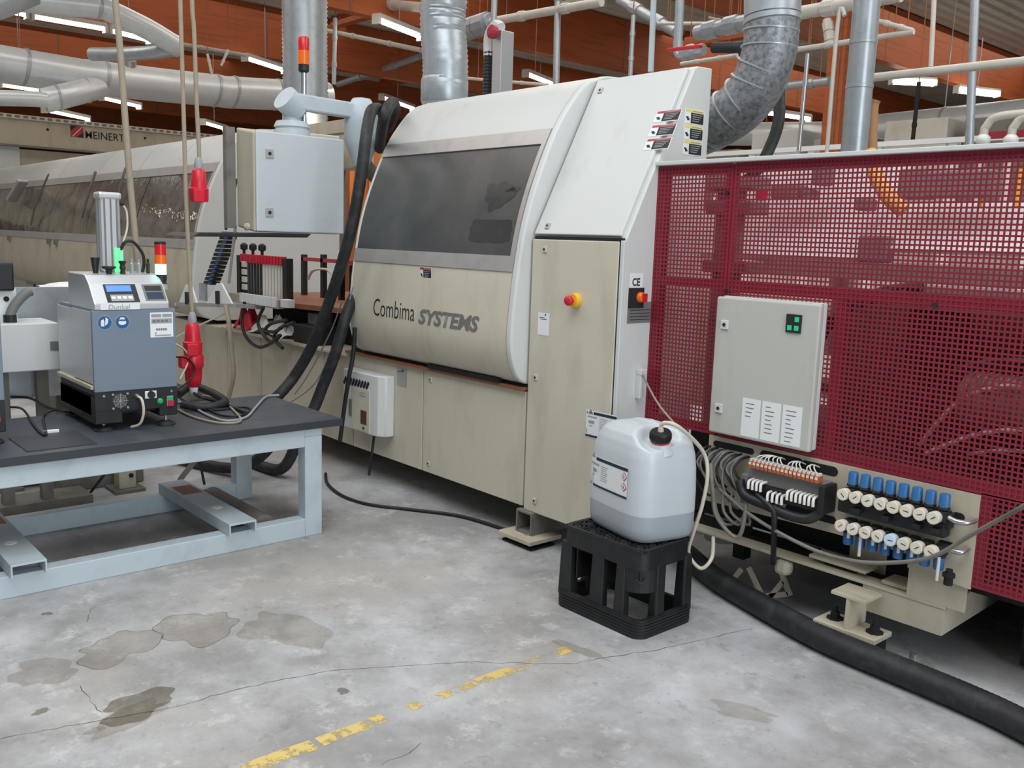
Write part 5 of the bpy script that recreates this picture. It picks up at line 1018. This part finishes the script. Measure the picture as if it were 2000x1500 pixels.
a,b=U(1305,98,1,4.5),U(1370,90,1,4.5); ob('lever',MB().bar(a,b,.03,.02),M['red'],t,bevel=.006); c=U(1345,100,1,4.6); ob('valve_body',MB().lathe(U(1330,105,1,4.6),U(1395,92,1,4.6)-U(1330,105,1,4.6),[(.03,0),(.035,.03),(.045,.05),(.045,.09),(.03,.11),(.035,.13),(.035,.17)],16),M['zinc'],t,smooth=30); ob('elbow',MB().tube([U(1324,80,1,4.6),U(1326,105,1,4.6),U(1345,108,1,4.6)],.03,10),M['zinc'],t)
hose('air_hose',[U(1394,93,1,4.6),U(1430,93,1,4.6),U(1480,95,1,4.65),U(1515,130,1,4.6),U(1522,190,1,4.5),U(1520,240,1,4.45),U(1505,285,1,4.4),U(1480,330,1,4.3),U(1440,370,1,4.25)],.032,M['rubber'],'black hose from the ball valve curving down behind the dusty duct')
pipe((1278,-30),(1271,140),.018,'table_frame','pale blue pole rising from the top of the tall cabinet',d=4.4)
pipe((1237,30),(1231,150),.022,'zinc','dark steel pole behind the tall cabinet top',d=7)
pipe((1090,-30),(1086,165),.035,'zinc','steel drop pole above the middle of the lettered hood',d=7)
pipe((966,-20),(960,190),.03,'zinc','steel pole in front of the grey lift column',d=6)
pipe((655,35),(652,165),.035,'zinc','short steel pole right of the wide ribbed duct',d=8)
pipe((733,40),(734,150),.06,'brown_wood','dark post hanging between the ribbed ducts',d=12); pipe((799,70),(798,135),.06,'brown_wood','second dark post hanging close to the hood duct',d=13)
pipe((1578,105),(1560,295),.018,'steel','bright thin pole left of the orange post',d=6.5)
pipe((1905,-10),(1893,290),.03,'zinc','thin steel pole in front of the lit strip light at the right',d=7)
pipe((1795,160),(1782,280),.022,'dark','dark slanted rod before the big far silver duct',d=10)
pipe((1825,-10),(1818,130),.02,'pipe_w','thin pale drop rod at the upper right',d=8)
pipe((1615,38),(1622,85),.05,'pipe_w','short pale stub tube above the thin sloped pipe',d=10)
pipe((1550,98),(1785,62),.02,'pipe_w','thin sloped pipe crossing the tall smooth duct',d=6.5); pipe((1712,40),(1783,60),.018,'pipe_w','second thin pipe meeting the sloped pipe at the right',d=6.5)
pipe((1360,65),(1460,42),.06,'zinc','grey round pipe just left of the dusty elbow duct',d=6.5); pipe((1565,25),(1760,-10),.05,'pipe_w','pale pipe at the top right of the elbow duct',d=6.5)
pipe((1210,0),(1320,62),.06,'zinc','sloped grey tray under the roof above the tall cabinet',d=8); pipe((905,60),(960,42),.10,'zinc','grey duct stub right of the hood duct',d=7)
pipe((960,42),(1175,4),.045,'pipe_w','long pale pipe sloping up at the top middle',d=7); pipe((640,60),(822,98),.045,'pipe_w','long pale pipe behind the ribbed duct of the hood',d=10); pipe((660,165),(822,110),.07,'zinc','grey duct behind the ribbed ducts',d=12)
pipe((640,-5),(826,15),.08,'pipe_w','grey rail at the top between the ribbed ducts',d=9); pipe((912,153),(1070,166),.018,'pipe_w','thin rail just above the lettered hood',d=7); pipe((1330,125),(1440,108),.018,'pipe_w','thin pipe right of the tall cabinet top',d=7)
pipe((1285,46),(1450,46),.018,'pipe_w','thin pale conduit under the roof behind the pale blue pole',d=7.5); pipe((1385,35),(1450,50),.014,'rope','thin cable under the roof left of the elbow duct',d=7)
pipe((1500,172),(1620,158),.05,'zinc','far grey cross pipe left of the orange post',d=10)
# lift column
t=thing('lift_column','grey lift column with a white and red head behind the lettered hood','column',U(962,190,1,5.5)); a,b=U(945,185,1,5.5),U(985,60,1,5.5)
ob('profile',MB().box(b.x-.10,b.x+.02,5.45,5.6,1.5,b.z),M['alu'],t,bevel=.006); ob('cable_chain',MB().tube([(a.x+.06,5.5,1.6),(a.x+.06,5.5,b.z-.15)],.05,8,1,(.03,.08)),M['edge'],t); ob('head',MB().tube([(a.x+.06,5.5,b.z-.2),(a.x+.06,5.5,b.z-.02),(b.x-.12,5.5,b.z+.06),(b.x-.05,5.5,b.z+.03)],.05,10),M['paper'],t); ob('motor',MB().lathe((b.x-.04,5.42,b.z-.02),(0,-1,0),[(.06,0),(.06,.04),(.03,.06)],12),M['redlabel'],t)
# left ducts
duct('main_duct',[U(-200,98,0,-14),U(0,124,0,-14),U(160,150,0,-14),U(165,150,0,-14),U(330,168,0,-14),U(430,178,0,-14),U(440,180,0,-14),U(560,186,0,-14),U(640,190,0,-14)],.24,'zinc_bright','big silver duct running across the upper left behind the cables',sub=1,collars=[(U(p,y,0,-14),(0,1,-.12),.05) for p,y in ((48,131),(203,154),(420,177),(455,180),(540,185))])
duct('branch_duct',[U(-60,190,0,-13.5),U(60,193,0,-13.5),U(90,196,0,-13.5)],.10,'zinc_bright','narrow silver duct at the left edge under the big duct',sub=4)
duct('branch_duct',[U(85,197,0,-13.6),U(115,190,0,-13.6),U(170,176,0,-13.8),U(205,165,0,-14)],.16,'zinc_bright','bright branch duct joining the big silver duct from below',sub=2,collars=[(U(112,191,0,-13.6),(0,1,.2),.04),(U(170,177,0,-13.8),(0,1,.2),.04)])
duct('branch_duct',[U(-60,-2,0,-12),U(60,2,0,-12),U(190,15,0,-12),U(215,22,0,-12),U(290,58,0,-12),U(335,85,0,-12),U(350,92,0,-12)],.13,'zinc_bright','silver duct sloping down from the upper left corner',sub=3,collars=[(U(192,15,0,-12),(0,1,-.1),.05)])
duct('branch_duct',[U(350,95,0,-12),U(300,102,0,-12.2),U(230,106,0,-12.6),U(180,106,0,-13)],.085,'zinc','flat grey duct between the sloping duct and the big duct',sub=3)
duct('duct_outlet',[U(252,118,0,-13.9),U(252,145,0,-13.95)],.10,'steel','small round silver outlet on the big duct',sub=1,cat='duct')
duct('corner_duct',[U(-80,30,0,-11.5),U(0,5,0,-11.5),U(60,-20,0,-11.5)],.16,'zinc','silver duct cut by the upper left picture corner',sub=2)
for a,b,l in (((446,97),(432,128),'white hanger rod above the big silver duct'),((405,105),(415,150),'thin hanger rod near the big silver duct'),((40,100),(40,125),'thin hanger wire at the left of the big duct')): pipe(a,b,.02,'pipe_w',l,d=-14,axis=0,name='hanger_rod')
pipe((355,86),(480,108),.03,'pipe_w','pale pipe under the beam right of the sloping duct',d=-16,axis=0)
# far gantry with name
GX=-17.25; k=GX/-15; gz=lambda z: 1.6+(z-1.6)*k
t=thing('gantry','long cream gantry rail with a red square emblem and dark lettering','gantry',(GX,5,0))
z1=gz(3.12); z0=gz(2.74)
ob('rail_web',rbox(GX-.1,GX,-2,9.4,z0,z1-.02),M['cream'],t); ob('rail_top',rbox(GX-.2,GX+.05,-2,9.4,z1-.02,z1+.05),M['pipe_w'],t)
for i in range(44): ob('rack_slot',rbox(GX+.05,GX+.06,3.4+i*.125,3.47+i*.125,z1,z1+.035),M['grime'],t)
ob('rail_foot',rbox(GX-.1,GX+.03,-2,9.4,z0-.03,z0),M['grime'],t); ob('gantry_leg',rbox(GX-.3,GX-.1,3.6,4.1,0,z0),M['white'],t); ob('gantry_leg',rbox(GX-.3,GX-.1,8.8,9.2,0,z0),M['white'],t); ob('lower_rail',rbox(GX-.35,GX-.3,-2,9.4,gz(1.9),gz(2.7)),M['cream'],t)
e=U(150,257,0,GX); h=.105; s=ob('emblem',rbox(GX,GX+.008,e.y-h,e.y+h,e.z-h*.9,e.z+h*.9),M['redlabel'],t,label='red and black square emblem with a pale diagonal')
ob('emblem_corner',MB().prism([(e.y-h,e.z),(e.y-h,e.z+h*.9),(e.y,e.z+h*.9)],0,GX+.008,GX+.012).prism([(e.y+h,e.z),(e.y+h,e.z-h*.9),(e.y,e.z-h*.9)],0,GX+.008,GX+.012),M['print'],s); ob('emblem_stripe',MB().prism([(e.y-h*.75,e.z-h*.8),(e.y-h*.6,e.z-h*.8),(e.y+h*.9,e.z+h*.8),(e.y+h*.75,e.z+h*.8)],0,GX+.008,GX+.014),M['paper'],s)
a=U(167,271,0,GX); b=U(243,277,0,GX); text('lettering','MEINERT',(GX+.006,a.y,b.z),(0,1,0),(0,0,1),b.y-a.y,.125,M['print'],t,bold=.004)
for px,py in ((93,253),(283,270)): q=U(px,py,0,GX); ob('hole',MB().cyl((GX,q.y,q.z),(GX+.006,q.y,q.z),.023,n=10),M['print'],t)
# far machine right behind the guard
qa,qb=U(1690,258,1,13),U(2080,222,1,13); duct('far_duct',[qa,qb],.235,'zinc_bright','big bright silver duct far behind the red guard',sub=1,collars=[(qa.lerp(qb,.44),(1,0,0),.03),(qa.lerp(qb,.05),(1,0,0),.03)])
qa,qb=U(1380,262,1,14),U(1625,262,1,14); duct('far_duct',[qa,qb],.20,'zinc_bright','far silver duct left of the orange post',sub=1,collars=[(qa.lerp(qb,.6),(1,0,0),.03)])
h=qa.lerp(qb,.5); ob('hanger',MB().cyl(h,(h.x,h.y,6.22),.008,n=6),M['brown_wood'],bpy.context.scene.objects['far_duct.001'])
t=thing('conveyor_frame','white conveyor frame of the next machine line far behind the guard','conveyor',(-5,9,0))
for z,h in ((U(1850,296,1,9).z,.05),(U(1850,279,1,9).z,.05),(1.75,.22)): ob('side_rail',rbox(-8,-1.5,9,9.06,z,z+h),M['paper'],t)
for i in range(9): ob('upright',rbox(-7.8+i*.75,-7.72+i*.75,9.02,9.1,0,U(1850,275,1,9).z),M['paper'],t)
ob('machine_body',rbox(-8,-1.5,9.2,10.2,.2,1.95),M['pipe_w'],t); 
t=thing('far_machine','pale machine bodies with pipes far behind the guard and cabinet','machine',(-7,12,0))
r=random.Random(8)
for i in range(9): x=-10+i*1.0; ob('machine_body',rbox(x,x+.8,11.5,12.3,0,U(1500,252+r.random()*36,1,11.5).z),M[('pipe_w','grime','white','zinc')[i%4]],t,bevel=.02)
for px in (1930,1985):
    q=U(px,245,1,8.5); p_=thing('pipe_bend','white U pipe bend standing behind the guard, %s one'%('left' if px==1930 else 'right'),'pipe',(q.x,8.5,1.9)); ob('bend',MB().tube([(q.x-.03,8.5,1.9),(q.x-.03,8.5,q.z-.12),(q.x-.01,8.5,q.z),(q.x+.08,8.5,q.z+.07),(q.x+.4,8.5,q.z+.08)],.035,12),M['pipe_w'],p_,smooth=50); ob('ball_joint',MB().lathe((q.x-.03,8.5,q.z-.17),(0,0,1),[(.03,0),(.06,.03),(.06,.07),(.03,.1)],12),M['paper'],p_,smooth=50)
q=U(1970,262,1,8.6); tag(ob('red_guard_strip',rbox(q.x-.25,q.x+.2,8.6,8.64,q.z-.03,q.z+.03),M['redlabel']),'small red strip between the white pipe bends','strip')
